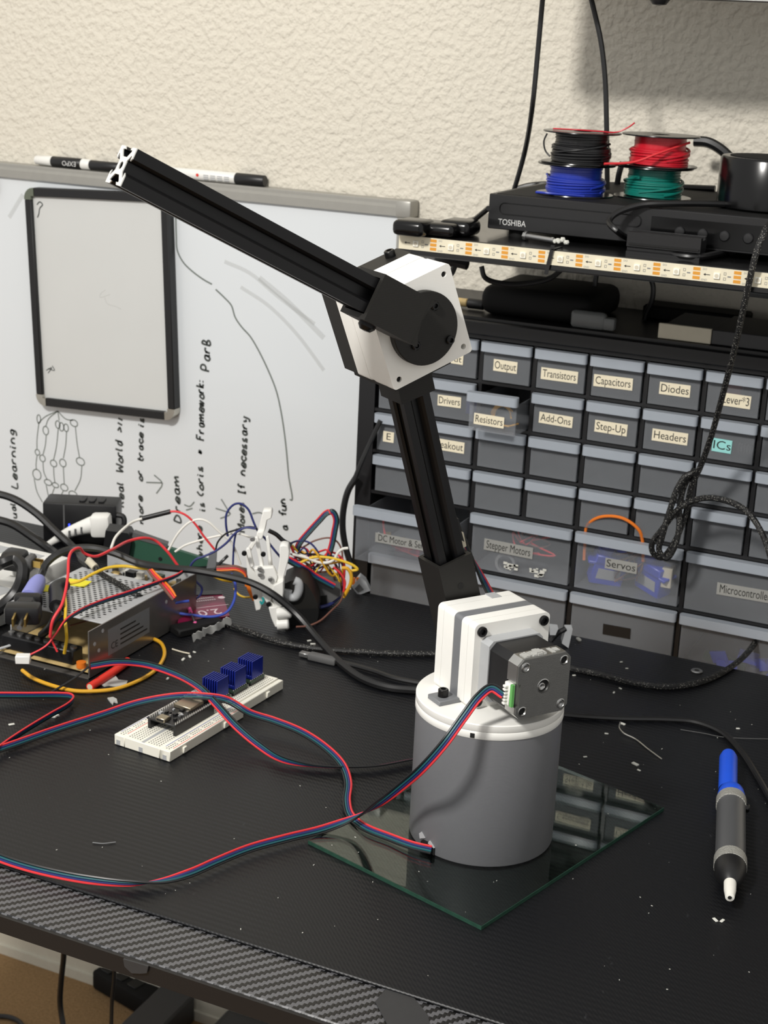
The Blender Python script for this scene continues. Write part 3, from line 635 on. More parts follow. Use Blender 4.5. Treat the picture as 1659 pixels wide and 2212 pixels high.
for i in range(9):
    bm = B(); q = o+Vector((-24+i*8+random.uniform(-3, 3), 12+random.uniform(0, 30), 4+random.uniform(0, 16))); box(bm, (-10, 10), (-1, 1), (-6, 6), T(*q) @ RZ(random.uniform(-0.6, 0.6)) @ RX(random.uniform(-0.5, 0.5)) @ RY(random.uniform(-0.5, 0.5)))
    solo('circuit_board', bm, 'servo' if i % 3 else 'pcb_dark', 'small blue circuit board heaped in the lowest clear drawer', 'circuit board', 'boards in the lowest clear drawer')
o = cell(1, 6)
for i in range(5):
    bm = B(); box(bm, (9+i*2.6, 10.4+i*2.6), (1, 6), (12, 20), T(*o)); solo('ic_chip', bm, 'zinc', 'chip legs in a row in the drawer marked ICs', 'chip', 'chips in the drawer marked ICs')
o = cell(0, 6)
bm = B(); box(bm, (-9, 5), (6, 24), (18, 32), T(*o), bev=1); solo('lever_connector', bm, 'heatred', 'red block in the drawer marked Lever', 'connector')
bm = B(); box(bm, (7, 20), (5, 22), (6, 33), T(*o), bev=1); solo('lever_connector', bm, 'black_matte', 'black block in the drawer marked Lever', 'connector')
o = cell(1, 1)
bm = B(); box(bm, (12, 24), (6, 30), (8, 30), T(*o), bev=1); solo('driver_board', bm, 'servo', 'dark blue board in the drawer marked Drivers', 'circuit board')

# ================================================================ things on top of the organizer, under the shelf
TZ = 279.0
def top_at(px, py): return D(px, py, TZ)
bm = B(); c0 = DY(1052, 672, 1425); c1 = DY(1290, 700, 1425)
box(bm, (c0.x, c1.x), (1400, 1505), (TZ, TZ+29), bev=11, seg=4); solo('carrying_case', bm, 'black_matte', 'rounded black case lying on top of the organizer', 'case')
c0 = DY(1236, 690, 1398); c1 = DY(1312, 700, 1398)
pc = thing('earphone_case', 'smoky translucent case on the organizer beside the rounded black case', 'case', ((c0.x+c1.x)/2, 1400, TZ))
bm = B(); box(bm, (c0.x, c1.x), (1390, 1398.8), (TZ, TZ+17), bev=4, seg=3); part('shell', bm, 'smoke', pc)
bm = B(); box(bm, (c1.x-2, c1.x+9), (1390, 1398.5), (TZ+1, TZ+13), bev=2, seg=2); part('cap', bm, 'smoke', pc)
c0 = DY(1427, 720, 1400); c1 = DY(1540, 735, 1400); c2 = DY(1720, 760, 1400)
pc = thing('flat_box', 'flat dark grey box with a cream end lying on the organizer', 'box', ((c0.x+c2.x)/2, 1440, TZ))
bm = B(); box(bm, (c0.x, c1.x), (1390, 1394), (TZ+0.4, TZ+14.5), bev=0.5); part('cream_end', bm, 'cream', pc)
bm = B(); box(bm, (c1.x+0.2, c2.x), (1391, 1480), (TZ+0.4, TZ+14), bev=0.8); part('tray', bm, 'darkgrey', pc)
bm = B(); box(bm, (c0.x+2, c1.x), (1394.2, 1478), (TZ+0.4, TZ+12), bev=0.8); part('sleeve', bm, 'midgrey', pc)
bm = B(); box(bm, (c0.x-42, c0.x+60), (1484, 1520), (TZ, TZ+14), bev=2); solo('black_bar', bm, 'black_matte', 'long black bar on the organizer behind the flat box', 'bar')
pg = thing('plug_adapter', 'orange and black audio plug on the left end of the organizer top', 'plug', (DY(1010, 660, 1420).x, 1420, TZ))
p = DY(1010, 664, 1420); bm = B(); cyl(bm, 4.2, -12, 8, T(p.x-8, 1420, TZ+6) @ RY(PI/2), 16, ch=1); part('sleeve', bm, 'pcbtan', pg)
bm = B(); cyl(bm, 5.2, 8, 26, T(p.x-8, 1420, TZ+6) @ RY(PI/2), 16, ch=1.2); part('grip', bm, 'black', pg)
for q in (((1040, 575), (1048, 600), (1090, 613), (1140, 612), (1190, 600), (1215, 580)), ((1290, 586), (1286, 610), (1288, 640), (1300, 668), (1310, 685)), ((1405, 600), (1411, 620), (1408, 650), (1396, 676), (1392, 690))):
    pts = [DY(x, y, 1376 if q[0][0] == 1040 else 1470) for x, y in q]
    cable('hanging_cable', {1040: 'black cord sagging below the left part of the shelf', 1290: 'black cord dropping from the shelf behind the smoky case', 1405: 'black cord dropping from the shelf above the flat box'}[q[0][0]], pts, 2.6, 'rubber')

# ================================================================ shelf with the light strip
SY, SZ = 1246.0, 370.0
XL = DY(860, 520, SY).x
sh_ = thing('wall_shelf', 'black wall shelf edged with a flexible light strip', 'shelf', (-200, 1400, 352))
bm = B(); box(bm, (XL, 260), (SY, 1534.5), (352, SZ), bev=1.2); part('board', bm, 'shelf', sh_)
bm = B(); prism(bm, [(1270, 352), (1534, 352), (1534, 250), (1524, 250), (1515, 330), (1270, 342)], -6, 6, frame((-222, 0, 0), (0, 1, 0), (0, 0, 1), (1, 0, 0))); part('bracket', bm, 'black', sh_)
bm = B(); prism(bm, [(1275, 352), (1380, 352), (1400, 338), (1290, 342)], -42, 42, frame((-215, 0, 0), (0, 1, 0), (0, 0, 1), (1, 0, 0))); part('bracket_plate', bm, 'black', sh_)
ls = thing('light_strip', 'cream LED strip with copper pads stuck along the shelf edge', 'light strip', (-200, SY, 357))
bm = B(); box(bm, (XL+1, 100), (SY-0.6, SY-0.02), (357.2, 369.2)); part('tape', bm, 'led', ls)
pit = 33.35; x0 = DY(1131, 548, SY).x
for i in range(-4, 14):
    x = x0+i*pit
    if x < XL+2 or x > 60: continue
    if x+20 > XL+2:
        for j in range(3):
            bm = B(); box(bm, (x+13.5, x+19.5), (SY-0.75, SY-0.58), (358.4+j*3.6, 361.0+j*3.6), bev=0.05); part('copper_pad', bm, 'copper', ls)
    bm = B(); box(bm, (x-2.5, x+2.5), (SY-2.0, SY-0.6), (360.4, 365.4), bev=0.2); o = part('led_chip', bm, 'ledchip', ls)
    bm = B(); cyl(bm, 1.7, 0, 0.12, frame((x, SY-2.0, 362.9), (1, 0, 0), (0, 0, 1), (0, -1, 0)), 14); part('lens', bm, 'cream', o)
    if x-11 > XL:
        bm = B(); fr = frame((x-8, SY-0.62, 363), (1, 0, 0), (0, 0, 1), (0, -1, 0))
        prism(bm, [(-3.2, 0), (-1.4, 1.1), (-1.4, 0.3), (2.4, 0.3), (2.4, -0.3), (-1.4, -0.3), (-1.4, -1.1)], 0, 0.1, fr); part('arrow_mark', bm, 'ink', ls)
    bm = B(); fr = frame((x+8, SY-0.62, 363), (1, 0, 0), (0, 0, 1), (0, -1, 0))
    for a, b_, c, d in ((-2.6, -0.6, 1, 3.2), (-2.6, -0.6, -3.2, -1)):
        for (u0, u1, v0, v1) in ((a, b_, c, c+0.3), (a, b_, d-0.3, d), (a, a+0.3, c, d), (b_-0.3, b_, c, d)): box(bm, (u0, u1), (v0, v1), (0, 0.1), fr)
    box(bm, (0.6, 3.4), (-0.5, 0.5), (0, 0.1), fr); box(bm, (10, 13.4-0.6), (2.6, 3.4), (0, 0.1), fr) if False else None
    part('printed_mark', bm, 'greyclip', ls)
    for (u, v, s) in ((21.6, 4.2, 'DO'), (21.6, -4.4, 'GND')):
        bm = B(); text_bm(bm, s, 2.2, frame((x+u+1.5, SY-0.64, 363+v), (1, 0, 0), (0, 0, 1), (0, -1, 0)), 0.02); part('printed_text', bm, 'greyclip', ls)
zt = DY(1190, 560, SY)
bm = B(); prism(bm, [(0, 12), (3.4, 12), (-1.0, -13), (-4.4, -13)], 0, 0.5, frame((zt.x, SY-2.1, 362), (1, 0, 0), (0, 0, 1), (0, -1, 0))); box(bm, (zt.x+0.5, zt.x+3), (SY-2.6, SY+20), (SZ+0.1, SZ+0.8)); solo('cable_tie', bm, 'black', 'black cable tie looped over the shelf edge and light strip', 'cable tie')
# player on the shelf
TY = 1297.0; px0 = DY(1055, 455, TY).x
tv = thing('disc_player', 'flat black disc player with buttons and a slim tray standing on the shelf', 'disc player', (px0+200, TY+100, SZ))
bm = B(); box(bm, (px0, px0+430), (TY, TY+205), (SZ+6, SZ+36.5), bev=0.8); bd = part('body', bm, 'black', tv)
for x in (px0+25, px0+400):
    for y in (TY+14, TY+185):
        bm = B(); cyl(bm, 9, SZ, SZ+6.2, T(x, y, 0), 20); part('foot', bm, 'black_matte', tv)
t0 = DY(1078, 466, TY); t1 = DY(1384, 500, TY); tw = t1.x-t0.x
bm = B(); fr = frame(((t0.x+t1.x)/2, TY, SZ+24.5), (1, 0, 0), (0, 0, 1), (0, -1, 0))
prism(bm, rrect(tw, 10.6, 4.6, 5), 0.05, 0.5, fr, holes=[rrect(tw-1.6, 9.0, 3.9, 5)]); tr_ = part('tray_outline', bm, 'black_gloss', tv)
bm = B(); prism(bm, rrect(tw-2.2, 8.4, 3.6, 5), 0.02, 0.25, fr); part('tray_door', bm, 'black', tv)
lg = DY(1106, 482, TY); bm = B(); text_bm(bm, 'TOSHIBA', 7.4, frame((lg.x, TY-0.35, lg.z), (1, 0, 0), (0, 0, 1), (0, -1, 0)), 0.05, squeeze=0.86); part('logo', bm, 'logo', tv, 'silver maker name on the front')
bm = B(); xb = DY(1405, 500, TY).x; box(bm, (xb, xb+150), (TY-0.5, TY-0.02), (SZ+8, SZ+30), bev=0.2); part('gloss_panel', bm, 'black_gloss', tv)
for px in (1470, 1520, 1568, 1620):
    p = DY(px, 488, TY); bm = B(); lathe(bm, [(4.4, 0), (4.4, 1.4), (3.6, 2.2), (0, 2.5)], frame((p.x, TY-0.5, SZ+19), (1, 0, 0), (0, 0, 1), (0, -1, 0)), 18, cap=False); part('button', bm, 'black', tv)
bm = B(); box(bm, (px0+6, px0+424), (TY+3, TY+200), (SZ+36.4, SZ+36.9), bev=0.1); part('top_panel', bm, 'black_matte', tv)
PTZ = SZ+36.9
# short black rail in front of the player
ra = DY(1362, 525, 1276); rb = DY(1520, 540, 1276)
rl = thing('rail_offcut', 'short black slotted rail lying on the shelf before the disc player', 'rail', ((ra.x+rb.x)/2, 1272, SZ))
bm = B(); prism(bm, [(0, 0), (20, 0), (20, 3), (17.5, 4), (17.5, 6), (20, 7), (20, 19), (14, 19), (14, 16.5), (6, 16.5), (6, 19), (0, 19), (0, 7), (2.5, 6), (2.5, 4), (0, 3)], ra.x, rb.x, frame((0, 1264, SZ), (0, 1, 0), (0, 0, 1), (1, 0, 0))); part('rail_body', bm, 'black', rl)
bm = B(); box(bm, (ra.x+2, rb.x-1), (1262.8, 1264.2), (SZ+8.5, SZ+10)); part('groove', bm, 'hole', rl)
# bolt with a white blob
b0 = D(1133, 509, SZ+4.2); b1 = D(1225, 524, SZ+4.2); bl = (b1-b0).length
bt = thing('anchor_bolt', 'zinc bolt with a lump of white plaster on its end on the shelf', 'bolt', (b0.x, b0.y, SZ))
mx = frame(b0, Vector((0, 0, 1)).cross(b1-b0), (0, 0, 1), (b1-b0)) @ RZ(0)
bm = B(); cyl(bm, 2.3, 3, bl*0.7, mx, 14); part('shank', bm, 'zinc', bt)
bm = B(); cyl(bm, 4.2, 0, 3.2, mx, 8, ch=0.5); part('head', bm, 'steel', bt)
bm = B()
for i in range(9): bmesh.ops.create_icosphere(bm, subdivisions=1, radius=random.uniform(1.6, 3.0), matrix=mx @ T(random.uniform(-1.6, 1.6), random.uniform(-1, 1.5), bl*0.66+i*bl*0.042))
part('plaster_lump', bm, 'dust', bt)
# wire spools
def spool(name, label, c, wm, stray=None):
    t = thing(name, label, 'wire spool', c, random.uniform(0, 3), 'wire spools on the disc player', room=False)
    for z in (0, 26.4):
        b = B(); lathe(b, [(8, z), (34.5, z), (34.8, z+0.5), (34.5, z+1.3), (8, z+1.3)], None, 44, cap=False); part('flange', b, 'black_gloss', t)
    b = B(); cyl(b, 16, 1.3, 26.4, None, 24); part('core', b, 'black', t)
    b = B(); R = []
    n = 13
    for i in range(n):
        z = 2.3+i*1.95; rr = 25.2 if i < 7 else 22.4
        rr += random.uniform(-0.5, 0.5)
        P = [Vector((rr*math.cos(a), rr*math.sin(a), z+0.7*math.sin(a*1+i))) for a in [2*PI*k/36 for k in range(36)]]
        sweep(b, P, 1.15, 6, True)
    for i in range(3):
        a0 = random.uniform(0, 6); P = [Vector((26.4*math.cos(a0+k*0.2), 26.4*math.sin(a0+k*0.2), 4+k*0.8+i*2)) for k in range(14)]; sweep(b, P, 1.1, 6)
    cyl(b, 23, 1.4, 26.3, None, 28); part('winding', b, wm, t)
    return t
c1 = D(1241, 418, PTZ+1); c2 = D(1409, 424, PTZ+1)
for c, lo, hi in ((c1, ('blue', 'woundblue'), ('black', 'woundblack')), (c2, ('green', 'woundgreen'), ('red', 'woundred'))):
    c = Vector((c.x, min(c.y, TY+120), PTZ))
    spool('wire_spool', 'lower spool of %s wire standing on the disc player' % lo[0], c, lo[1])
    spool('wire_spool', 'upper spool of %s wire stacked on the %s one' % (hi[0], lo[0]), c+Vector((2.5, 1, 27.9)), hi[1])
cs1 = Vector((c1.x, min(c1.y, TY+120), PTZ)); cs2 = Vector((c2.x, min(c2.y, TY+120), PTZ))
dd1 = cs1.dot(F0); dd2 = cs2.dot(F0)
cable('loose_wire', 'thin red wire end lying across the top of the black spool', [cs1+Vector((-22, -8, 56.6)), cs1+Vector((0, -14, 57.4)), cs1+Vector((20, -6, 57.0)), cs1+Vector((34, 0, 57)), cs1+Vector((44, 2, 62)), cs1+Vector((49, 2, 66))], 0.65, 'woundred', 'wire')
cable('loose_wire', 'red wire stretched from the red spool to the black spool', [AT(1305, 354, dd1-34), AT(1370, 350, dd2-36), AT(1420, 332, dd2-34), AT(1490, 308, dd2-18)], 1.1, 'red', 'wire')
cable('loose_wire', 'blue wire end sticking out left of the blue spool', [AT(1158, 415, dd1-20), AT(1180, 417, dd1-26), AT(1215, 420, dd1-28), AT(1262, 424, dd1-27)], 1.1, 'woundblue', 'wire')
cable('loose_wire', 'thin black wire looping beside the black spool', [AT(1182, 288, dd1-8), AT(1175, 305, dd1-8), AT(1178, 325, dd1-8), AT(1188, 338, dd1-10)], 0.8, 'bk', 'wire')
rp = DY(1548, 420, TY+70)
pk = thing('round_speaker', 'round glossy black puck standing on the disc player', 'speaker', (rp.x+46, TY+75, PTZ))
bm = B(); lathe(bm, [(43, PTZ), (46, PTZ+2), (46, PTZ+42), (44.5, PTZ+44), (0, PTZ+44)], T(rp.x+46, TY+75, 0), 56, cap=False); part('shell', bm, 'black_gloss', pk)
bm = B(); lathe(bm, [(38, PTZ+44), (38, PTZ+44.5), (0, PTZ+44.5)], T(rp.x+46, TY+75, 0), 48, cap=False); part('top_disc', bm, 'black_matte', pk)
def p_on(px, py, Y): return DY(px, py, Y)
cable('power_cable', 'thick black cable arching from the red spool down behind the round speaker', [p_on(1500, 305, 1490), p_on(1530, 308, 1490), p_on(1560, 325, 1490), p_on(1585, 352, 1490), p_on(1600, 380, 1490)], 5.0, 'rubber')
cable('hanging_cable', 'black cable hanging down the wall left of the wire spools', [p_on(1176, -40, 1400), p_on(1172, 0, 1400), p_on(1161, 120, 1400), p_on(1150, 230, 1400), p_on(1133, 330, 1445), p_on(1112, 405, 1450), p_on(1100, 440, 1470)], 2.5, 'rubber')
cable('hanging_cable', 'black cable hanging down the wall behind the black spool', [p_on(1268, -40, 1400), p_on(1280, 10, 1400), p_on(1298, 90, 1400), p_on(1307, 170, 1400), p_on(1310, 260, 1400), p_on(1311, 330, 1400), p_on(1312, 410, 1400)], 2.5, 'rubber')
cable('player_cable', 'black cable lying along the back of the disc player', [p_on(1108, 412, 1480), p_on(1140, 402, 1485), p_on(1190, 398, 1490), p_on(1320, 400, 1495), p_on(1420, 403, 1495), p_on(1545, 408, 1495)], 3.2, 'rubber')
cable('player_cable', 'black cable standing up between the two spool stacks', [p_on(1345, 350, 1480), p_on(1338, 372, 1480), p_on(1333, 398, 1485)], 3.0, 'rubber')
cable('shelf_lead', 'black lead looping over the right half of the disc player front', [D(1680, 446, PTZ+4), D(1560, 441, PTZ+4), D(1440, 440, PTZ+4), DY(1380, 444, 1292), DY(1330, 462, 1280), DY(1316, 478, 1272), DY(1330, 497, 1262), D(1380, 526, SZ+4), D(1440, 547, SZ+3.4), D(1500, 555, SZ+3.4), D(1560, 545, SZ+5), D(1600, 530, SZ+8)], 2.7, 'rubber')
cable('shelf_lead', 'black strain relief plug end at the right of the shelf', [D(1580, 538, SZ+7), D(1610, 528, SZ+9), D(1640, 515, SZ+11), D(1690, 490, SZ+14)], 5.2, 'rubber')
cable('left_lead', 'black lead running from the player to the left end of the shelf', [D(1055, 450, SZ+26), D(1020, 478, SZ+10), D(1003, 488, SZ+4), D(990, 494, SZ+4)], 2.4, 'rubber')
gc = thing('game_controller', 'black handset lying on the left end of the shelf', 'controller', (*D(925, 500, SZ).xy, SZ))
g0 = D(858, 498, SZ+6); g1 = D(990, 498, SZ+6)
for i, (f, w, hh) in enumerate(((0.12, 15, 14), (0.5, 22, 12), (0.88, 15, 14))):
    c = g0.lerp(g1, f); bm = B(); box(bm, (-w, w), (-16, 16), (-6+0.2, hh-6), T(c.x, c.y+20, c.z), bev=5, seg=3); part(('grip', 'body', 'grip')[i], bm, 'black_gloss', gc)
for k, q in enumerate((((852, 548), (880, 556), (930, 560), (985, 566), (1010, 572)), ((985, 566), (975, 590), (960, 602)))):
    cable('left_lead', ('black cable bundle running under the left end of the shelf', 'black cable end dropping behind the elbow from the shelf')[k], [DY(x, y, 1330) for x, y in q], (5, 3)[k], 'rubber')
# flat panel above the picture whose shade falls on the wall
fp = thing('wall_monitor', 'black flat monitor with a silver lower edge above the shelf', 'monitor', (-150, 1370, 577))
bm = B(); box(bm, (-520, 330), (1358, 1384), (584, 900), bev=2); part('panel', bm, 'black', fp)
bm = B(); box(bm, (-520, 330), (1354, 1384), (576.5, 583.8), bev=1.0); part('lower_edge', bm, 'steel', fp)
bm = B(); p = DY(1425, 0, 1365); lathe(bm, [(0, -2), (6, -1), (9, 3), (9, 8)], T(p.x, 1365, 573), 20, cap=False); part('knob', bm, 'black', fp)
bm = B(); box(bm, (-160, -40), (1384, 1534.5), (680, 800), bev=3); part('wall_mount', bm, 'black', fp)
# ================================================================ whiteboard against the wall
wbd = thing('whiteboard', 'large whiteboard with handwriting standing behind the desk', 'whiteboard', (-1300, 1525, -742))
XR = -667.0; YB = 1518.0
bm = B(); box(bm, (-2100, XR-8), (YB, 1526), (-230, 360)); part('panel', bm, 'wb', wbd)
def wframe(z0, z1):
    b = B(); prism(b, [(1513, z0), (1513, z0+9), (1516, z0+12), (1516, z1-1), (1517, z1), (1534, z1), (1534, z0), (1519, z0)], -2100, XR, frame((0, 0, 0), (0, 1, 0), (0, 0, 1), (1, 0, 0))); return b
part('frame_rail', wframe(351.5, 367.5), 'wbframe', wbd)
bm = B(); box(bm, (XR-15, XR), (1513, 1534), (-230, 351.4), bev=1.5); part('frame_stile', bm, 'wbframe', wbd)
bm = B(); box(bm, (XR-17, XR+1), (1511.5, 1534), (350, 368.6), bev=2.5, seg=2); part('corner_cap', bm, 'wbframe', wbd)
# ---- single stroke hand lettering: pairs of digits are x, y on a grid with the baseline at 2
GL = {'a': (5, ['46 26 15 13 22 32 45', '46 43 52']), 'c': (4, ['45 36 16 04 13 22 32 43']), 'd': (5, ['46 26 15 13 22 32 45', '49 42']), 'e': (4, ['04 44 45 26 15 03 12 32 43']), 'f': (4, ['48 39 28 22', '06 36']), 'h': (5, ['09 02', '05 26 35 42']), 'i': (2, ['06 02 12', '08 07']), 'k': (4, ['09 02', '36 04 32']), 'l': (2, ['09 03 12']),
      'm': (7, ['06 02', '04 15 26 32', '34 45 56 62']), 'n': (5, ['06 02', '04 16 35 42']), 'o': (4, ['26 15 03 12 32 43 35 26']), 'r': (4, ['06 02', '04 16 36']), 's': (4, ['36 15 14 33 32 12 02']), 't': (3, ['19 13 22 32', '06 36']), 'u': (5, ['06 03 12 32 45', '46 42 52']), 'v': (4, ['06 12 36']), 'w': (6, ['06 12 26 32 56']), 'y': (4, ['06 13 24', '46 30 10']), 'g': (4, ['36 16 04 13 33 36 31 20 00']),
      'L': (5, ['09 02 42']), 'F': (5, ['09 02', '09 49', '06 36']), 'D': (6, ['09 02 22 44 46 28 09']), 'M': (7, ['02 09 35 69 62']), 'R': (5, ['02 09 29 38 36 15 05', '25 42']), 'W': (7, ['09 12 36 52 69']), 'P': (5, ['02 09 29 38 36 25 05']), 'B': (5, ['02 09 28 27 15 05', '15 34 33 22 02']), 'I': (4, ['09 39', '19 12', '02 32']), '*': (4, ['06 33', '36 03', '17 12']), '>': (4, ['07 35 03']), ':': (2, ['06 05', '03 02']), '|': (2, ['08 03']), '(': (3, ['29 06 04 22']), ' ': (3, [])}
def hand(bm, s, p0, p1, h, w=1.0, lean=0.12, Y=YB):
    a = DY(*p0, Y); b_ = DY(*p1, Y); d = (b_-a); L = d.length; d.normalize(); u = Vector((0, -1, 0)).cross(d)*-1.0
    u = Vector((-d.z, 0, d.x))
    hm = h/2.15; tot = sum(GL[c][0]+1.2 for c in s); sc = L/tot; x = 0.0
    for c in s:
        wd, st = GL[c]
        for q in st:
            P = [((int(k[0])), int(k[1])) for k in q.split()]
            pts = [a+d*((x+px+lean*py+random.uniform(-.12, .12))*sc)+u*((py-2+random.uniform(-.12, .12))/7.0*hm) for px, py in P]
            if len(pts) > 2: pts = crom(pts, 4)
            strip(bm, pts, w, (0, -1, 0))
        x += wd+1.2
HW_ = [('Learning', (38, 1056), (31, 925), 21), ('ual', (36, 1120), (33, 1085), 18), ('Real', (268, 1096), (266, 1040), 20), ('World', (266, 1022), (264, 950), 22), ('>||', (264, 936), (268, 900), 20),
       ('more', (310, 1132), (307, 1070), 17), ('or', (308, 1040), (306, 1013), 16), ('trace', (309, 998), (309, 934), 17), ('is', (309, 922), (311, 902), 17), ('Dream', (391, 1130), (386, 1024), 21),
       ('where', (438, 1206), (436, 1136), 18), ('is', (442, 1104), (440, 1084), 17), ('(oris', (440, 1072), (437, 1005), 19), ('*', (437, 982), (436, 968), 16), ('Framework:', (441, 952), (440, 818), 22), ('ParB', (452, 803), (455, 728), 24),
       ('Moves', (529, 1150), (526, 1084), 20), ('If', (530, 1068), (529, 1046), 20), ('necessary', (530, 1028), (535, 900), 20), ('a', (622, 1148), (620, 1132), 18), ('fun', (619, 1116), (616, 1074), 20)]
for s, p0, p1, h in HW_:
    bm = B(); hand(bm, s, p0, p1, h, 2.5); part('handwriting', bm, 'marker', wbd, 'dark marker note written sideways', kind='stuff')
def pen(bm, q, w=2.0, n=6, Y=YB): strip(bm, crom([DY(x, y, Y) for x, y in q], n), w, (0, -1, 0))
bm = B()
pen(bm, [(380, 470), (381, 510), (383, 540), (395, 565), (412, 583), (440, 604), (458, 614)]); pen(bm, [(466, 625), (485, 643), (500, 660), (508, 685), (522, 706), (540, 726), (556, 752), (575, 790), (592, 830), (600, 855), (610, 905), (618, 965), (624, 1030), (631, 1080), (626, 1079)])
for q in (((316, 1042), (350, 1043)), ((333, 1026), (351, 1044), (338, 1066)), ((398, 1090), (410, 1094), (420, 1084)), ((402, 1102), (416, 1098)), ((466, 1098), (498, 1110), (476, 1120)), ((478, 1078), (497, 1109)), ((545, 1110), (560, 1107), (572, 1112))): pen(bm, q, 1.8, 3)
part('long_line', bm, 'faintink', wbd, kind='stuff')
bm = B()
cir = [(84, 905, 4, 9), (99, 930, 6, 9), (125, 917, 5, 8), (133, 922, 5, 9), (143, 924, 5, 8), (160, 914, 8, 7), (81, 977, 5, 6), (92, 990, 6, 7), (116, 1001, 7, 7), (136, 1000, 7, 8), (174, 997, 9, 8), (80, 1025, 9, 11), (104, 1042, 8, 6), (120, 1048, 7, 5), (139, 1053, 8, 7), (158, 1068, 9, 7)]
for x, y, a, b_ in cir: pen(bm, [(x+a*math.cos(t), y+b_*math.sin(t)+a*0.3*math.cos(t)) for t in [k*2*PI/9 for k in range(10)]], 1.5, 3)
for q in (((125, 888), (98, 900), (82, 915)), ((125, 888), (105, 905), (99, 921)), ((125, 888), (128, 908)), ((125, 888), (142, 905), (158, 908)), ((84, 915), (80, 950), (80, 970)), ((100, 940), (98, 962), (93, 982)), ((126, 926), (122, 965), (116, 993)), ((144, 932), (142, 962), (137, 990)), ((163, 922), (167, 960), (172, 988)), ((80, 984), (78, 1005), (79, 1014)), ((93, 998), (95, 1020), (102, 1036)), ((116, 1009), (117, 1030), (119, 1043)), ((137, 1009), (138, 1030), (139, 1045)), ((177, 1006), (174, 1035), (162, 1060)), ((74, 1034), (80, 1062), (92, 1085)), ((100, 1048), (104, 1068), (108, 1085)), ((118, 1053), (112, 1070), (108, 1088)), ((137, 1060), (130, 1075), (128, 1088))): pen(bm, q, 1.4, 4)
part('network_sketch', bm, 'faintink', wbd, 'sketch of small linked circles under the small board', kind='stuff')
for q in (((485, 565), (540, 590), (600, 640), (680, 700)), ((520, 620), (580, 660), (640, 720), (700, 800)), ((600, 570), (640, 590), (690, 620)), ((560, 600), (620, 650), (700, 730)), ((20, 470), (35, 445), (50, 420))):
    bm = B(); pen(bm, q, random.uniform(4, 8), 6); part('smudge', bm, 'smudge', wbd, 'wiped grey marker smear')
# small framed board hung on the whiteboard
sb = thing('small_whiteboard', 'small black-framed dry erase board hung on the large whiteboard', 'whiteboard', (-1058, 1510, 80))
SM = frame((-1153.7, 1517.4, 79), (math.cos(0.045), 0, math.sin(0.045)), (-math.sin(0.045), 0, math.cos(0.045)), (0, -1, 0)); SWD, SHT = 200.4, 264.0
bm = B(); box(bm, (6, SWD-6), (6, SHT-6), (0.4, 8.5), SM); part('panel', bm, 'wb2', sb)
for nm, x, y in (('frame_stile', (0, 9.5), (14, SHT-14)), ('frame_stile', (SWD-9.5, SWD), (14, SHT-14)), ('frame_rail', (14, SWD-14), (0, 10)), ('frame_rail', (14, SWD-14), (SHT-10, SHT))):
    bm = B(); box(bm, x, y, (0.3, 13), SM, bev=0.8); part(nm, bm, 'black', sb)
for i, (cx, cy, a) in enumerate(((0, 0, PI), (SWD, 0, 1.5*PI), (SWD, SHT, 0), (0, SHT, PI/2))):
    sx = 1 if cx == 0 else -1; sy = 1 if cy == 0 else -1
    ox, oy = cx+sx*13, cy+sy*13
    o_ = [(ox+13*math.cos(a+k*PI/12), oy+13*math.sin(a+k*PI/12)) for k in range(7)]
    i_ = [(ox+sx*1, oy-sy*3.2) if (i in (1, 3)) else (ox-sx*3.2, oy+sy*1), (ox-sx*3.2, oy-sy*3.2), (ox-sx*3.2, oy+sy*1) if (i in (1, 3)) else (ox+sx*1, oy-sy*3.2)]
    e0 = (ox+sx*1, cy) if i in (1, 3) else (cx, oy+sy*1)
    e1 = (cx, oy+sy*1) if i in (1, 3) else (ox+sx*1, cy)
    pts = o_+[e1]+list(reversed(i_))+[e0]
    bm = B(); prism(bm, pts, 0.3, 13.4, SM); part('corner_cap', bm, 'cornergrey' if i == 3 else 'chromecap', sb)
def penS(bm, q, w=1.0): strip(bm, crom([DY(x, y, 1508.8) for x, y in q], 5), w, (0, -1, 0))
bm = B(); penS(bm, [(80, 442), (86, 436), (92, 442), (86, 450), (84, 462), (81, 470)], 1.4); penS(bm, [(100, 800), (112, 794), (104, 806)], 1.0); penS(bm, [(113, 790), (118, 800), (104, 796)], 1.0); part('ink_marks', bm, 'marker', sb)
bm = B(); penS(bm, [(228, 626), (218, 634), (216, 642), (238, 636)], 0.8); penS(bm, [(226, 642), (232, 656), (250, 662), (262, 668)], 0.8); part('faint_mark', bm, 'smudge', sb)
# markers on the board's top rail
def marker(label, pa, pb, secs, Y=1526):
    a = DY(*pa, Y); b_ = DY(*pb, Y); d = b_-a; L = d.length; rad = 6.3
    c = Vector((a.x, Y, 367.5)); t = thing('dry_erase_marker', label, 'marker', c)
    mx = frame((a.x, Y, 367.5+rad), (0, 0, 1), (0, -1, 0), (1, 0, 0)); mx = frame((a.x, Y, 367.6+rad), (0, 1, 0), (0, 0, 1), (1, 0, 0)); L = b_.x-a.x
    for nm, f0, f1, r0, r1, m in secs:
        bm = B(); lathe(bm, [(r0*rad-0.5, f0*L), (r0*rad, f0*L+0.6), (r1*rad, f1*L-0.6), (r1*rad-0.5, f1*L)], mx, 20); o = part(nm, bm, m, t)
    return t, mx, L
t, mx, L = marker('dry erase marker with a black cap lying left on the whiteboard rail', (78, 338), (262, 360), [('tip', 0, 0.2, 0.8, 0.98, 'white'), ('barrel', 0.2, 0.55, 0.98, 1, 'label_black'), ('collar', 0.55, 0.65, 1, 0.98, 'white'), ('cap', 0.65, 1, 0.9, 0.86, 'black')])
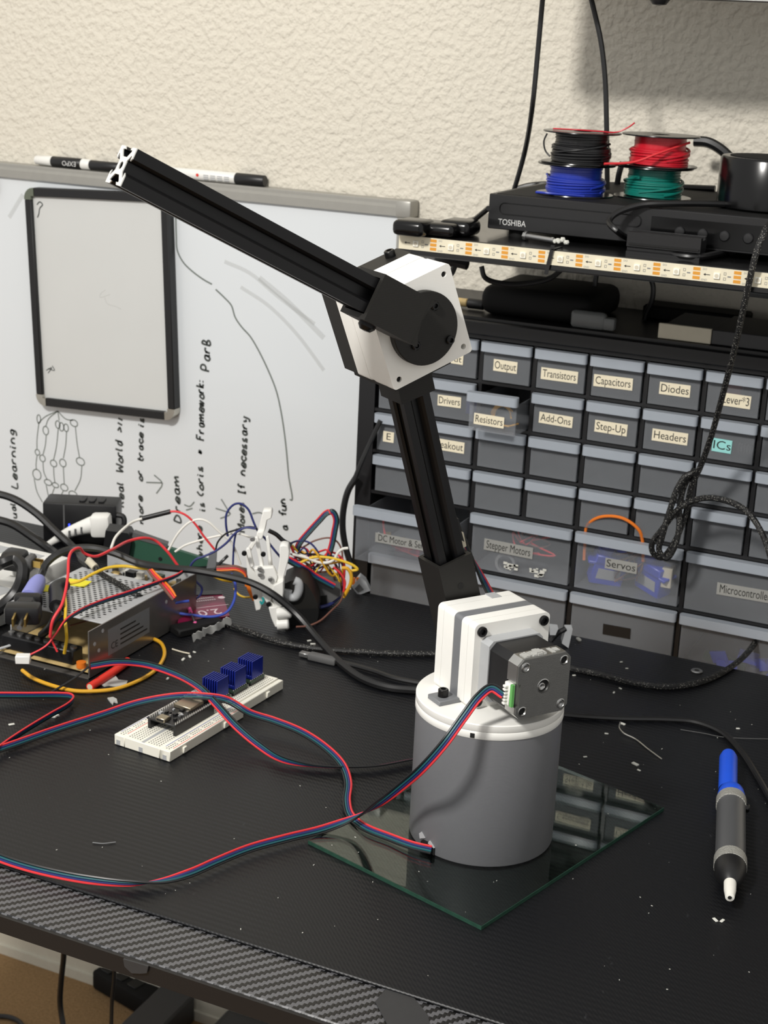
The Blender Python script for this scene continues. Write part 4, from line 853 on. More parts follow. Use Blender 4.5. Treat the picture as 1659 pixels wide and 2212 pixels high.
bm = B(); text_bm(bm, 'EXPO', 8, mx @ frame((0, -6.5, L*0.44), (0, 0, -1), (-1, 0, 0), (0, -1, 0)) if False else frame((mx.translation.x+L*0.43, 1526-6.6, mx.translation.z), (-1, 0, 0), (0, 0, -1), (0, -1, 0)), 0.05); part('print', bm, 'logo', t)
t, mx, L = marker('white dry erase marker with a black cap lying right on the whiteboard rail', (356, 352), (573, 384), [('body', 0, 0.72, 0.97, 1, 'white'), ('cap', 0.72, 1.0, 1.03, 0.98, 'black')])
bm = B(); fr = frame((mx.translation.x, 1526-6.4, mx.translation.z), (1, 0, 0), (0, 0, 1), (0, -1, 0))
for k in range(4):
    for j in range(3): box(bm, (L*0.42+k*9, L*0.42+k*9+6.5), (-3.5+j*2.0, -2.6+j*2.0), (0, 0.25), fr)
part('print', bm, 'lgrey', t)
bm = B(); cyl(bm, 1.8, 0, 0.3, fr @ T(L*0.36, 0.4, 0), 12); part('print_mark', bm, 'heatred', t)
p = DY(-27, 402, YB); bm = B(); lathe(bm, [(17, 0), (17, 6), (15, 8), (0, 8)], frame((p.x, YB, p.z), (1, 0, 0), (0, 0, 1), (0, -1, 0)), 28, cap=False); solo('magnet', bm, 'black', 'round black magnet on the whiteboard at the left edge', 'magnet')
# ================================================================ breadboard and its modules
ba = math.atan2(1.0, 0.0854)                                   # direction of the long side
bx = Vector((math.cos(ba), math.sin(ba), 0)); by = Vector((bx.y, -bx.x, 0))
BO = Vector((-629.4, 908.0, 0)); BM = frame(BO, bx, -by, ZV)   # local x along the board, -y to the right side
BL, BW, BH = 164.0, 54.0, 9.0
bd = thing('breadboard', 'white solderless breadboard lying on the mat', 'breadboard', BO)
bm = B(); box(bm, (0, BL), (-44, -10), (0.3, BH), BM, bev=0.5); part('terminal_strip', bm, 'white_board', bd)
bm = B(); box(bm, (0, BL), (-9.9, 0), (0.3, BH), BM, bev=0.5); part('power_rail', bm, 'white_board', bd)
bm = B(); box(bm, (0, 98), (-BW, -44.1), (0.3, BH), BM, bev=0.5); part('power_rail', bm, 'white_board', bd)
bm = B(); box(bm, (0, BL), (-BW+5, -44.1), (0.3, BH-0.6), BM, bev=0.5); part('joining_strip', bm, 'white_board', bd)
bm = B(); box(bm, (1, BL-1), (-28.4, -25.6), (BH-0.1, BH+0.06), BM); part('centre_groove', bm, 'lgrey', bd)
for y, m in ((-1.6, 'blue'), (-8.4, 'heatred'), (-45.6, 'blue'), (-52.6, 'heatred')):
    bm = B(); box(bm, (6, BL-6 if y > -40 else 94), (y-0.25, y+0.25), (BH, BH+0.08), BM); part('rail_line', bm, m, bd)
bm = B()
for i in range(63):
    x = 4+i*2.54
    if x > BL-3: break
    for y in [-12.5-2.54*k for k in range(5)]+[-31.0-2.54*k for k in range(5)]: box(bm, (x-0.55, x+0.55), (y-0.55, y+0.55), (BH, BH+0.07), BM)
    if i % 6 != 5:
        for y in (-3.7, -6.3)+((-48.0, -50.4) if x < 95 else ()): box(bm, (x-0.55, x+0.55), (y-0.55, y+0.55), (BH, BH+0.07), BM)
part('contact_holes', bm, 'midgrey', bd, kind='stuff')
for x in (18, 72, 140): bm = B(); box(bm, (x-2.2, x+2.2), (-BW-1.6 if x < 98 else -BW+3.4, -BW+0.2 if x < 98 else -BW+5.2), (1.6, 6.6), BM, bev=0.4); part('locking_tab', bm, 'white_board', bd)
for y in (-4, -26, -49): bm = B(); box(bm, (-0.3, 0.3), (y-1.8, y+1.8), (1.0, 5.0), BM); part('locking_notch', bm, 'lgrey', bd)
bm = B(); box(bm, (3, BL-3), (-BW+6, -2), (-0.02, 0.35), BM); part('foam_backing', bm, 'cream', bd)
# microcontroller board
e0 = D(343, 1553, 18); e1 = D(395, 1578, 18); ew = (e1-e0); EW_ = 27.5
es = 22.0
mc = thing('microcontroller_board', 'black microcontroller board plugged into the breadboard', 'circuit board', BM @ Vector((es, -28, BH)))
bm = B(); box(bm, (es, es+54), (-28-13.8, -28+13.8), (BH+8.4, BH+9.9), BM, bev=0.3); part('board', bm, 'pcb_black', mc)
for s in (-1, 1):
    y = -28+s*12.4
    bm = B(); box(bm, (es+1.5, es+52), (y-1.25, y+1.25), (BH+0.1, BH+8.4), BM); part('header', bm, 'black', mc)
    for i in range(19):
        bm = B(); cyl(bm, 0.85, BH+9.9, BH+11.0, BM @ T(es+3+i*2.65, y, 0), 8, r2=0.4); part('pin', bm, 'pin', mc)
bm = B(); box(bm, (es+27, es+45), (-36.5, -20), (BH+9.9, BH+13.0), BM, bev=0.4); part('shield_can', bm, 'can', mc, 'dull silver radio shield can')
bm = B(); box(bm, (es+45, es+53.5), (-36.5, -20), (BH+9.9, BH+10.7), BM); part('antenna', bm, 'black_matte', mc)
bm = B(); box(bm, (es-1.2, es+6.8), (-32.5, -24), (BH+9.9, BH+13.1), BM, bev=0.5); u_ = part('usb_socket', bm, 'can', mc)
bm = B(); box(bm, (es-1.4, es-1.0), (-31.6, -25), (BH+10.6, BH+12.4), BM); part('usb_opening', bm, 'hole', u_)
for i in range(16):
    x = es+8+random.random()*17; y = -28+random.uniform(-8.5, 8.5); w = random.uniform(0.7, 2.0)
    bm = B(); box(bm, (x-w, x+w), (y-w*0.7, y+w*0.7), (BH+9.9, BH+10.9+random.random()), BM); part('component', bm, random.choice(['black', 'zinc', 'lgrey', 'midgrey']), mc)
# stepper drivers with blue heat sinks
def driver(label, x):
    t = thing('stepper_driver', label, 'circuit board', BM @ Vector((x, -27, BH)), group='stepper drivers on the breadboard')
    b = B(); box(b, (x-10, x+10), (-27-8, -27+8), (BH+2.6, BH+4.2), BM); part('board', b, 'pcb_dark', t)
    for s in (-1, 1):
        b = B(); box(b, (x-10, x+10), (-27+s*6.6-1.2, -27+s*6.6+1.2), (BH+0.1, BH+2.6), BM); part('header', b, 'black', t)
        for i in range(8): b = B(); cyl(b, 0.7, BH+4.2, BH+5.3, BM @ T(x-8.9+i*2.54, -27+s*6.6, 0), 8); part('pin', b, 'pin', t)
    b = B(); box(b, (x-8, x+8), (-27-7.4, -27+7.4), (BH+5.2, BH+8.2), BM, bev=0.2); h = part('heat_sink', b, 'sinkblue', t, 'finned blue heat sink')
    for i in range(7):
        y = -27-7.4+i*(14.8-1.1)/6
        b = B(); box(b, (x-8, x+8), (y, y+1.1), (BH+8.1, BH+21.5), BM, bev=0.1); part('fin', b, 'sinkblue', h)
driver('stepper driver with blue heat sink nearest the microcontroller board', 96)
driver('stepper driver with blue heat sink between the two others', 121)
driver('stepper driver with blue heat sink at the far end of the breadboard', 146)

# ================================================================ solder pump at the right
u0 = D(1577, 1925, 12); u1 = D(1581, 1648, 12); pd = (u1-u0); pl_ = pd.length; pd.normalize()
PM = frame(D(1577, 1925, 11.2), Vector((0, 0, 1)).cross(pd)*-1, (0, 0, 1), pd); PM = frame(PM.translation, Vector((0, 0, 1)).cross(pd), Vector((0, 0, -1)).cross(Vector((0, 0, 0))) if False else (0, 0, 1), pd)
xx = Vector((0, 0, 1)).cross(pd); PM = frame(Vector((u0.x, u0.y, 11.3)), xx, pd.cross(xx), pd)
pump = thing('desoldering_pump', 'grey metal desoldering pump with a blue cap and white tip', 'solder pump', (u0.x, u0.y, 0))
k = pl_/186.0
bm = B(); lathe(bm, [(1.4, -7*k), (3.0, -6.4*k), (4.0, 2*k), (4.2, 14*k)], PM, 20, cap=False); lathe(bm, [(1.4, -7*k), (1.4, -3*k), (0, -3*k)], PM, 16, cap=False); tp_ = part('tip', bm, 'tip', pump, 'white nozzle tip')
bm = B(); cyl(bm, 1.35, -6.9*k, -6.0*k, PM, 14); part('nozzle_hole', bm, 'hole', tp_)
bm = B(); lathe(bm, [(4.2, 11*k), (7, 14*k), (10.4, 24*k), (10.9, 31*k)], PM, 28, cap=False); part('nose_cone', bm, 'black', pump)
bm = B()
lathe(bm, [(10.6, 30.8*k), (11.2, 31*k), (11.2, 41*k), (10.6, 41.2*k)], PM, 36); part('knurled_ring', bm, 'knurl', pump)
bm = B(); lathe(bm, [(10.4, 41*k), (10.4, 116*k)], PM, 36); part('barrel', bm, 'pumpgrey', pump)
bm = B(); lathe(bm, [(10.6, 116*k), (11.0, 116.2*k), (11.0, 126*k), (10.6, 126.2*k)], PM, 36); part('knurled_ring', bm, 'knurl', pump)
bm = B(); lathe(bm, [(10.3, 126*k), (10.3, 131*k), (9.4, 138*k), (7.0, 142*k)], PM, 28); lathe(bm, [(7.0, 140*k), (7.0, 194*k), (5.6, 200*k), (0, 201*k)], PM @ T(2.6, 0, 0), 24, cap=False); part('cap', bm, 'pumpblue', pump, 'blue plastic end cap')
bm = B(); cyl(bm, 3.4, 9, 13.0, PM @ T(0, 0, 118*k) @ RY(-PI/2), 16, ch=0.8); part('release_button', bm, 'black_gloss', pump)

# ================================================================ power supply at the left
psu = thing('power_supply', 'silver metal power supply with a perforated cover', 'power supply', (-768, 1085, 0))
PX0, PX1, PY0, PY1, PH = -818.0, -718.0, 1000.0, 1172.0, 44.0
bm = B(); box(bm, (PX0, PX1), (PY0, PY1), (0, 1.2)); box(bm, (PX1-1.2, PX1), (PY0, PY1), (0, PH)); part('chassis', bm, 'psu_side', psu)
bm = B(); box(bm, (PX0, PX1-1.4), (PY0+22, PY1-42), (PH-1.2, PH), bev=0.2); box(bm, (PX0, PX0+1.2), (PY0+22, PY1-42), (1.2, PH-1.2)); box(bm, (PX0, PX1-1.4), (PY1-1.2, PY1), (1.2, PH)); cv = part('cover', bm, 'perf', psu)
bm = B()
nr = 0
y = PY0+28
while y < PY1-48:
    x = PX0+8+(3.2 if nr % 2 else 0)
    while x < PX1-10:
        prism(bm, [(-1.9, 0), (-1.0, 1.05), (1.0, 1.05), (1.9, 0), (1.0, -1.05), (-1.0, -1.05)], PH, PH+0.08, T(x, y, 0)); x += 6.4
    y += 4.0; nr += 1
part('vent_holes', bm, 'hole', cv, kind='stuff')
bm = B(); box(bm, (PX0+2, PX1-3), (PY0+2, PY1-44), (5, 7)); part('circuit_board', bm, 'pcbtan', psu)
bm = B(); box(bm, (PX0+4, PX1-20), (PY0+4, PY0+19), (7, 20), bev=1); part('terminal_block', bm, 'black', psu)
for i in range(8): bm = B(); cyl(bm, 3, 20, 21.6, T(PX0+10+i*9.4, PY0+11, 0), 12); part('terminal_screw', bm, 'zinc', psu)
bm = B(); cyl(bm, 4.2, 7, 12, T(PX1-12, PY0+5, 0), 16); part('trimmer', bm, 'orange', psu, 'orange trimmer knob on the board edge')
for i in range(26):
    x = random.uniform(PX0+4, PX1-8); yy = random.uniform(PY1-40, PY1-3); w = random.uniform(1.5, 5)
    bm = B(); box(bm, (x-w, x+w), (yy-w*0.8, yy+w*0.8), (24, 24+random.uniform(8, 19)), None, bev=0.3); part('component', bm, random.choice(['black', 'zinc', 'pcbtan', 'gold', 'whitew', 'pcb_dark']), psu)
bm = B(); box(bm, (PX0+1, PX1-2), (PY1-42, PY1-1.5), (21, 24)); part('open_board', bm, 'pcb_dark', psu)
fs = frame((PX1, 0, 0), (0, 1, 0), (0, 0, 1), (1, 0, 0))
bm = B(); box(bm, (PY0+28, PY0+92), (12, 36), (0.02, 0.15), fs); lb_ = part('rating_label', bm, 'greyclip', psu, 'printed rating label on the side')
bm = B(); text_bm(bm, 'CE', 9, fs @ T(PY0+37, 19, 0.2), 0.03); 
for j in range(4): box(bm, (PY0+46, PY0+88-j*6), (16+j*4.6, 17.4+j*4.6), (0.15, 0.25), fs)
part('label_print', bm, 'ink', lb_)
for yy, zz in ((PY0+8, 30), (PY0+20, 38), (PY0+14, 22), (PY0+120, 32)): bm = B(); cyl(bm, 1.8, 0.02, 0.2, fs @ T(yy, zz, 0), 12); part('vent_slot', bm, 'lgrey', psu)
for q in ((( -806, 1072), (-792, 1086)), ((-772, 1084), (-752, 1106))):
    pass
s0 = D(100, 1272, PH+0.4); bm = B(); box(bm, (-12, 14), (-8, 8), (0, 0.5), T(s0.x-4, s0.y, PH+0.1) @ RZ(0.4)); solo('yellow_sticker', bm, 'tapeyellow', 'yellow warning sticker left of the black plug on the perforated cover', 'sticker')
s0 = D(160, 1258, PH+0.4); bm = B(); box(bm, (-12, 14), (-8, 8), (0, 0.5), T(s0.x, s0.y, PH+0.1) @ RZ(0.2)); solo('yellow_sticker', bm, 'tapeyellow', 'yellow warning sticker right of the black plug on the perforated cover', 'sticker')
jk = D(128, 1300, PH+9)
jp = thing('angled_plug', 'black angled barrel plug lying on the perforated cover', 'plug', (jk.x, jk.y, PH))
j0, j1, j2 = D(140, 1262, PH+9), D(122, 1270, PH+9), D(122, 1310, PH+8)
bm = B(); sweep(bm, crom([j0, j1, j1.lerp(j2, 0.4), j2], 5), 6.5, 12); part('body', bm, 'black', jp)
bm = B(); sweep(bm, crom([j2, D(124, 1325, PH+6), D(110, 1352, PH-4), D(90, 1372, 26)], 5), 3.6, 10); part('lead', bm, 'rubber', jp)

# ================================================================ power strip, plugs, adapters at the back left
st = thing('white_power_strip', 'white power strip lying behind the power supply', 'power strip', (*D(60, 1250, 0).xy, 0))
w0 = D(152, 1203, 34); w1 = D(98, 1234, 34); ax_ = (D(10, 1170, 34)-w0); ax_.z = 0; ax_.normalize(); sd_ = (w1-w0); sd_.z = 0; sd_ -= ax_*sd_.dot(ax_); swid = sd_.length; sd_.normalize()
SMX = frame((w0.x, w0.y, 0), ax_, sd_, ax_.cross(sd_)); SG = 1 if ax_.cross(sd_).z > 0 else -1
def sz(a, b): return (a, b) if SG > 0 else (-b, -a)
bm = B(); box(bm, (0, 190), (0, swid), sz(0.5, 34), SMX, bev=3, seg=2); part('body', bm, 'white', st)
bm = B(); box(bm, (-0.2, 0.2), (4, swid-4), sz(4, 18), SMX); part('end_panel', bm, 'lgrey', st)
for i in range(4): bm = B(); box(bm, (22+i*40, 46+i*40), (swid/2-11, swid/2+11), sz(34, 34.4), SMX, bev=0.1); part('socket', bm, 'lgrey', st)
st2 = thing('white_power_strip', 'second white power strip at the left edge, nearer than the other', 'power strip', (*D(15, 1290, 0).xy, 0))
a0 = D(60, 1250, 26); a1 = D(-60, 1296, 26); d_ = a1-a0; d_.z = 0; d_.normalize(); s_ = Vector((-d_.y, d_.x, 0))
bm = B(); box(bm, (0, 150), (-22, 22), (0.5, 26), frame((a0.x, a0.y, 0), d_, s_, ZV), bev=3, seg=2); part('body', bm, 'white', st2)
bm = B(); box(bm, (30, 60), (-12, 12), (26, 26.4), frame((a0.x, a0.y, 0), d_, s_, ZV), bev=0.1); part('socket', bm, 'lgrey', st2)
pg1 = thing('power_plug', 'black power plug lying on the white power strip', 'plug', (*D(40, 1215, 36).xy, 34.5))
q0 = D(8, 1205, 44); q1 = D(72, 1215, 42); dv = (q1-q0).normalized(); mx = frame(q0, dv, Vector((-dv.y, dv.x, 0)), ZV)
bm = B(); box(bm, (0, 22), (-13, 13), (-9, 9), mx, bev=5, seg=2); part('body', bm, 'black', pg1)
bm = B(); box(bm, (22, 30), (-10, 10), (-8, 6), mx, bev=2); part('nose', bm, 'midgrey', pg1)
for s in (-4, 4): bm = B(); box(bm, (30, 38), (s-0.7, s+0.7), (-3, 3), mx); part('blade', bm, 'gold', pg1)
cable('power_cable', 'thick black cable bent in an arch at the left edge', [D(-160, 1290, 8), D(-70, 1266, 16), D(-30, 1238, 40), D(5, 1215, 60), D(30, 1208, 62), D(48, 1222, 58), D(48, 1250, 48), D(36, 1278, 36), D(10, 1306, 26), D(-30, 1330, 20), D(-110, 1350, 8), D(-240, 1330, 6)], 6.0, 'rubber')
# black adapter with a blue light, white plug in front of it
ad = thing('power_adapter', 'black boxy adapter with a blue light standing at the back edge', 'adapter', (*D(170, 1190, 0).xy, 0))
al = D(95, 1172, 0); fd = al.dot(F0)
A0 = AT(93, 1163, fd); A1 = AT(252, 1150, fd); AH = AT(93, 1085, fd).z; wd = (A1-A0); wd.z = 0; wl = wd.length; wd.normalize(); dp = Vector((-wd.y, wd.x, 0)); AMX = frame((A0.x, A0.y, 0), wd, dp, ZV)
bm = B(); box(bm, (0, wl), (0, 34), (0, AH), AMX, bev=2.2, seg=2); part('case', bm, 'black', ad)
bm = B(); box(bm, (wl*0.28, wl*0.3), (-0.4, 0.2), (2, AH-2), AMX); part('seam', bm, 'midgrey', ad)
bm = B(); box(bm, (wl*0.35, wl*0.37), (-1.0, 0.2), (AH*0.36, AH*0.50), AMX); part('status_light', bm, 'blueled', ad, 'small blue light')
for i in range(3): bm = B(); box(bm, (wl*(0.48+0.13*i), wl*(0.48+0.13*i)+6), (6, 22), (AH, AH+2.2), AMX, bev=0.5); part('top_clip', bm, 'black', ad)
wp = thing('white_plug', 'white plastic plug with a ribbed grip leaning before the black adapter', 'plug', (*D(170, 1205, 20).xy, 24))
fd2 = fd-18
P0, P1, P2, P3 = AT(104, 1176, fd2), AT(150, 1150, fd2), AT(205, 1132, fd2), AT(238, 1132, fd2)
bm = B(); sweep(bm, crom([P0, P1, P2], 5), 5, 12, radii=[3.2, 3.6, 4.2, 4.8, 5.4, 6, 6.6, 7.4, 8.2, 9.0, 9.6]); part('neck', bm, 'white', wp)
dv = (P3-P2).normalized(); sv = Vector((-dv.y, dv.x, 0)).normalized(); bm = B(); box(bm, (-4, 17), (-10, 10), (-13, 11), frame(P2, dv, sv, dv.cross(sv)), bev=4, seg=2); part('head', bm, 'white', wp)
for i in range(3): q = P1.lerp(P2, 0.05+0.24*i); bm = B(); box(bm, (-1, 1), (-7.5-i*0.4, -5.5-i*0.4), (-3.4, 3.4), frame(q, dv, sv, ZV)); part('grip_rib', bm, 'midgrey', wp)
cable('power_cable', 'thick black cable sloping from the left edge down past the black adapter', [AT(-320, 1120, fd-20), AT(-160, 1076, fd-20), AT(-50, 1062, fd-20), AT(0, 1068, fd-22), AT(35, 1080, fd-26), AT(80, 1110, fd-32), AT(120, 1148, fd-42), AT(160, 1184, fd-54), D(178, 1208, 40), D(196, 1222, 47)], 4.2, 'rubber')
cable('power_cable', 'black cable sloping from the left edge under the white plug', [AT(-300, 1160, fd-14), AT(-140, 1124, fd-14), AT(-50, 1116, fd-14), AT(0, 1124, fd-16), AT(30, 1134, fd-20), AT(70, 1160, fd-30), AT(104, 1184, fd-40), D(125, 1200, 24)], 4.6, 'rubber')
cable('small_lead', 'short black lead looping at the right of the black adapter', [AT(252, 1112, fd+4), AT(266, 1116, fd+4), AT(268, 1132, fd+2), AT(258, 1146, fd)], 3.0, 'rubber')
# lavender wrapped plug
lp_ = thing('wrapped_plug', 'black power plug with lavender tape on its neck lying on the power supply', 'plug', (*D(60, 1330, 40).xy, 44))
l0, l1, l2, l3 = D(92, 1236, 50), D(84, 1254, 54), D(62, 1294, 58), D(38, 1352, 56)
bm = B(); sweep(bm, crom([l1, l1.lerp(l2, 0.5), l2], 5), 7.6, 14, radii=[6.2, 7.0, 7.6, 7.9, 8.1, 8.1, 8.1, 8.2, 8.3, 8.3, 8.3]); part('tape_wrap', bm, 'lavender', lp_)
dv = (l3-l2).normalized(); xs_ = dv.cross(ZV).normalized(); LM = frame(l2, xs_, xs_.cross(dv)*-1, dv) if False else frame(l2, xs_, dv.cross(xs_), dv)
bm = B(); box(bm, (-12, 12), (-6.5, 8), (-3, 8), LM, bev=4, seg=2); box(bm, (-8.5, 8.5), (-6, 6), (7, 22), LM, bev=3); box(bm, (-15, 15), (-8, 9), (21, 38), LM, bev=3.5, seg=2); part('body', bm, 'black', lp_)
for s in (-5, 5): bm = B(); box(bm, (s-0.8, s+0.8), (-3.4, 3.4), (38, 52), LM); part('blade', bm, 'gold', lp_)
bm = B(); cyl(bm, 2.3, 38, 50, LM @ T(0, 5, 0), 12); part('earth_pin', bm, 'zinc', lp_)
# thick cable over everything
fdt = D(560, 1300, 0).dot(F0)
cable('power_cable', 'long thick black cable running from the taped plug across the desk to the drum base', [l1, l0, D(100, 1218, 56), D(125, 1197, 64), D(160, 1185, 68), D(205, 1184, 70), D(250, 1196, 66), D(300, 1216, 60), D(360, 1226, 56), D(420, 1232, 54), D(480, 1243, 52), D(540, 1258, 48), D(590, 1284, 40), D(640, 1326, 24), D(690, 1384, 8), D(740, 1436, 4), D(790, 1470, 3.6), D(840, 1486, 3.6), D(900, 1492, 3.6), D(960, 1496, 3.6)], 3.6, 'rubber')
cable('braided_cable', 'braided black cable from the power supply across the desk behind the drum base', [D(186, 1208, 56), D(200, 1220, 52), D(215, 1236, 49), D(260, 1264, 48), D(300, 1288, 44), D(345, 1304, 20), D(400, 1322, 5), D(460, 1338, 3), D(530, 1362, 3), D(600, 1386, 3), D(660, 1398, 3), D(740, 1406, 3), D(840, 1411, 3), D(940, 1413, 3), D(1010, 1416, 3), D(1088, 1424, 3)], 2.7, 'braid')
bm = B(); q0, q1 = D(190, 1210, 55), D(206, 1226, 51); sweep(bm, [q0, q1], 3.6, 12); solo('cable_sleeve', bm, 'cream', 'cream paper band wrapped around the braided cable', 'sleeve')
ub_ = thing('usb_plug', 'dark grey USB plug lying on the mat left of the drum base', 'plug', (*D(695, 1422, 0).xy, 0))
q0, q1, q2 = D(656, 1412, 4), D(668, 1414, 4), D(728, 1428, 4); dv = (q2-q1).normalized(); LM = frame(q1, dv, Vector((-dv.y, dv.x, 0)), ZV)
bm = B(); box(bm, (0, (q2-q1).length), (-4.5, 4.5), (-3.8, 2.4), LM, bev=1.6, seg=2); part('grip', bm, 'midgrey', ub_)
bm = B(); box(bm, (-9, 0), (-3.2, 3.2), (-2.6, 1.2), LM, bev=0.3); part('shell', bm, 'steel', ub_)
cable('usb_cable', 'black USB cable running from its plug to the drum base', [q2, D(760, 1436, 3), D(810, 1450, 3), D(850, 1464, 3), D(900, 1474, 3), D(950, 1480, 3)], 2.4, 'rubber')
# green board box, foil bracket, maroon card, pink resistor
gb = thing('green_board', 'flat green plastic board leaning at the back edge behind the power supply', 'board', (*D(380, 1215, 0).xy, 0))
g0, g1, g2, g3 = D(272, 1218, 22), D(300, 1150, 30), D(372, 1180, 30), D(462, 1216, 8)
fg = D(400, 1222, 0).dot(F0)
pl_pts = [AT(x, y, fg) for x, y in ((280, 1205), (284, 1162), (360, 1182), (450, 1210), (452, 1222), (400, 1226), (330, 1218))]
def slab(bm, pts, th, nrm):
    n = Vector(nrm).normalized(); a = [bm.verts.new(p) for p in pts]; b_ = [bm.verts.new(p+n*th) for p in pts]
    bm.faces.new(a); bm.faces.new(list(reversed(b_)))
    for i in range(len(a)): j = (i+1) % len(a); bm.faces.new((a[j], a[i], b_[i], b_[j]))
bm = B(); slab(bm, pl_pts, 6, F0); part('panel', bm, 'pcb_green', gb)
bm = B(); slab(bm, [AT(x, y, fg-1) for x, y in ((284, 1162), (288, 1150), (362, 1176), (360, 1183))], 10, F0); part('top_edge', bm, 'midgrey', gb)
bm = B(); slab(bm, [AT(x, y, fg-8) for x, y in ((222, 1190), (228, 1146), (276, 1152), (284, 1166), (278, 1204), (240, 1206))], 24, F0); part('dark_end', bm, 'black', gb, 'black rounded end of the green board')
bm = B(); q = AT(346, 1207, fg-0.4); cyl(bm, 2, 0, 0.5, frame(q, R0, ZV, -F0) , 12); part('screw_hole', bm, 'hole', gb)
bm = B(); slab(bm, [AT(x, y, fg-14) for x, y in ((446, 1228), (452, 1196), (468, 1192), (466, 1226))], 6, F0); solo('grey_clip', bm, 'greyclip', 'grey plastic clip standing at the right end of the green board', 'clip')
mc_ = thing('maroon_box', 'small maroon and black package with printed lettering lying on the mat', 'box', (*D(440, 1310, 0).xy, 0))
q = [D(384, 1344, 8), D(496, 1330, 8), D(480, 1282, 8), D(398, 1286, 8)]
bm = B(); slab(bm, q, -8, (0, 0, 1)); part('carton', bm, 'maroon', mc_)
bm = B(); slab(bm, [D(398, 1286, 9), D(480, 1283, 9), D(478, 1275, 9), D(401, 1278, 9)], -9, (0, 0, 1)); part('dark_band', bm, 'black', mc_)
dv = (q[0]-q[1]); dv.z = 0; dv.normalize(); uv = Vector((-dv.y, dv.x, 0)); TMX = frame(D(452, 1322, 8.15), dv, uv, ZV)
bm = B(); text_bm(bm, '2.0', 19, TMX, 0.05); box(bm, (-24, 20), (12.5, 13.3), (0, 0.1), TMX @ T(0, -26, 0)) ; part('large_print', bm, 'silverprint', mc_)
bm = B(); TM2 = frame(D(438, 1298, 8.15), dv, uv, ZV)
for j, L_ in ((0, 26), (1, 20)):
    for i in range(int(L_/2.2)): box(bm, (-13+i*2.2, -13+i*2.2+1.6), (-2-j*6, 1.4-j*6), (0, 0.1), TM2)
cyl(bm, 3.4, 0, 0.1, TM2 @ T(-20, -3, 0), 18); part('small_print', bm, 'silverprint', mc_)
rs = thing('pink_wire', 'stripped lead with two pink sleeves across the maroon package', 'wire', (*D(410, 1310, 0).xy, 9))
ws = [D(398, 1276, 14), D(402, 1292, 12), D(410, 1318, 12), D(418, 1338, 10), D(424, 1352, 5)]
bm = B(); tube(bm, ws, 0.7); part('lead', bm, 'midgrey', rs)
for a, b_ in ((0.30, 0.55), (0.82, 0.94)):
    P = crom(ws, 8); n = len(P); bm = B(); sweep(bm, P[int(a*n):int(b_*n)+1], 1.9, 10); part('sleeve', bm, 'pink', rs)
fo = thing('foil_bracket', 'bent shiny metal strip on a black block lying on the mat', 'bracket', (*D(458, 1375, 0).xy, 0))
bm = B(); q0, q1 = D(400, 1366, 7), D(492, 1346, 7); dv = (q1-q0); dv.z = 0; L_ = dv.length; dv.normalize(); BMX = frame(Vector((q0.x, q0.y, 0)), dv, Vector((-dv.y, dv.x, 0)), ZV)
box(bm, (-4, L_), (4, 22), (0, 8), BMX, bev=1.5); part('block', bm, 'black_matte', fo)
bm = B(); P = [D(416, 1390, 2), D(424, 1384, 4), D(436, 1381, 2.6), D(442, 1374, 4.6), D(456, 1371, 2.8), D(470, 1364, 5), D(482, 1358, 3.4), D(486, 1352, 6), D(500, 1354, 2.6)]
P = crom(P, 4); L2 = []
for i, p in enumerate(P):
    s = Vector((0, 0, 1)); dn = Vector((0.1*math.sin(i), -0.35, 1.0)).normalized()*(8.0+2.0*math.sin(i*1.3))
    L2.append((bm.verts.new(p+dn*0.5+ZV*4.6), bm.verts.new(p-dn*0.5+ZV*4.6), bm.verts.new(p-dn*0.5+ZV*4.6+F0*1.0), bm.verts.new(p+dn*0.5+ZV*4.6+F0*1.0)))
for a, b_ in zip(L2, L2[1:]):
    for k_ in range(4): bm.faces.new((a[k_], a[(k_+1) % 4], b_[(k_+1) % 4], b_[k_]))
bm.faces.new(L2[0]); bm.faces.new(L2[-1]); part('metal_strip', bm, 'foil', fo)
# ================================================================ white servo gripper
gd = D(600, 1352, 0).dot(F0)
GP = lambda x, y, o=0.0: AT(x, y, gd+o)
gr = thing('servo_gripper', 'white plastic servo gripper standing on the mat with open fingers', 'gripper', (*D(600, 1352, 0).xy, 0))
def gslab(name, q, o, th, m='white', parent=gr, label=None):
    b = B(); slab(b, [GP(x, y, o) for x, y in q], th, F0); bmesh.ops.recalc_face_normals(b, faces=b.faces[:])
    bmesh.ops.bevel(b, geom=b.edges[:], offset=0.7, segments=1, affect='EDGES'); return part(name, b, m, parent, label)
gslab('finger', ((604, 1180), (612, 1178), (622, 1180), (625, 1192), (624, 1206), (612, 1252), (604, 1268), (596, 1262), (604, 1210)), -6, 14)
gslab('finger_tip', ((568, 1104), (586, 1103), (588, 1110), (586, 1120), (577, 1124), (572, 1148), (556, 1150), (564, 1120)), 12, 12)
gslab('upper_arm', ((556, 1148), (570, 1150), (566, 1166), (552, 1164)), 8, 12)
gslab('link_bar', ((531, 1186), (539, 1184), (549, 1224), (541, 1227)), 0, 5)
gslab('link_bar', ((549, 1162), (557, 1160), (570, 1224), (562, 1228)), -2, 5)
gslab('link_bar', ((574, 1160), (580, 1158), (589, 1228), (581, 1230)), 4, 5)
gslab('cross_link', ((533, 1186), (549, 1164), (553, 1172), (538, 1198)), 6, 5)
gslab('side_plate', ((531, 1196), (541, 1226), (566, 1254), (572, 1262), (570, 1300), (562, 1318), (552, 1320), (548, 1296), (534, 1242)), 2, 6)
gslab('front_plate', ((548, 1228), (590, 1226), (600, 1246), (592, 1270), (584, 1300), (596, 1306), (594, 1314), (584, 1314), (566, 1290), (560, 1258)), -8, 8)
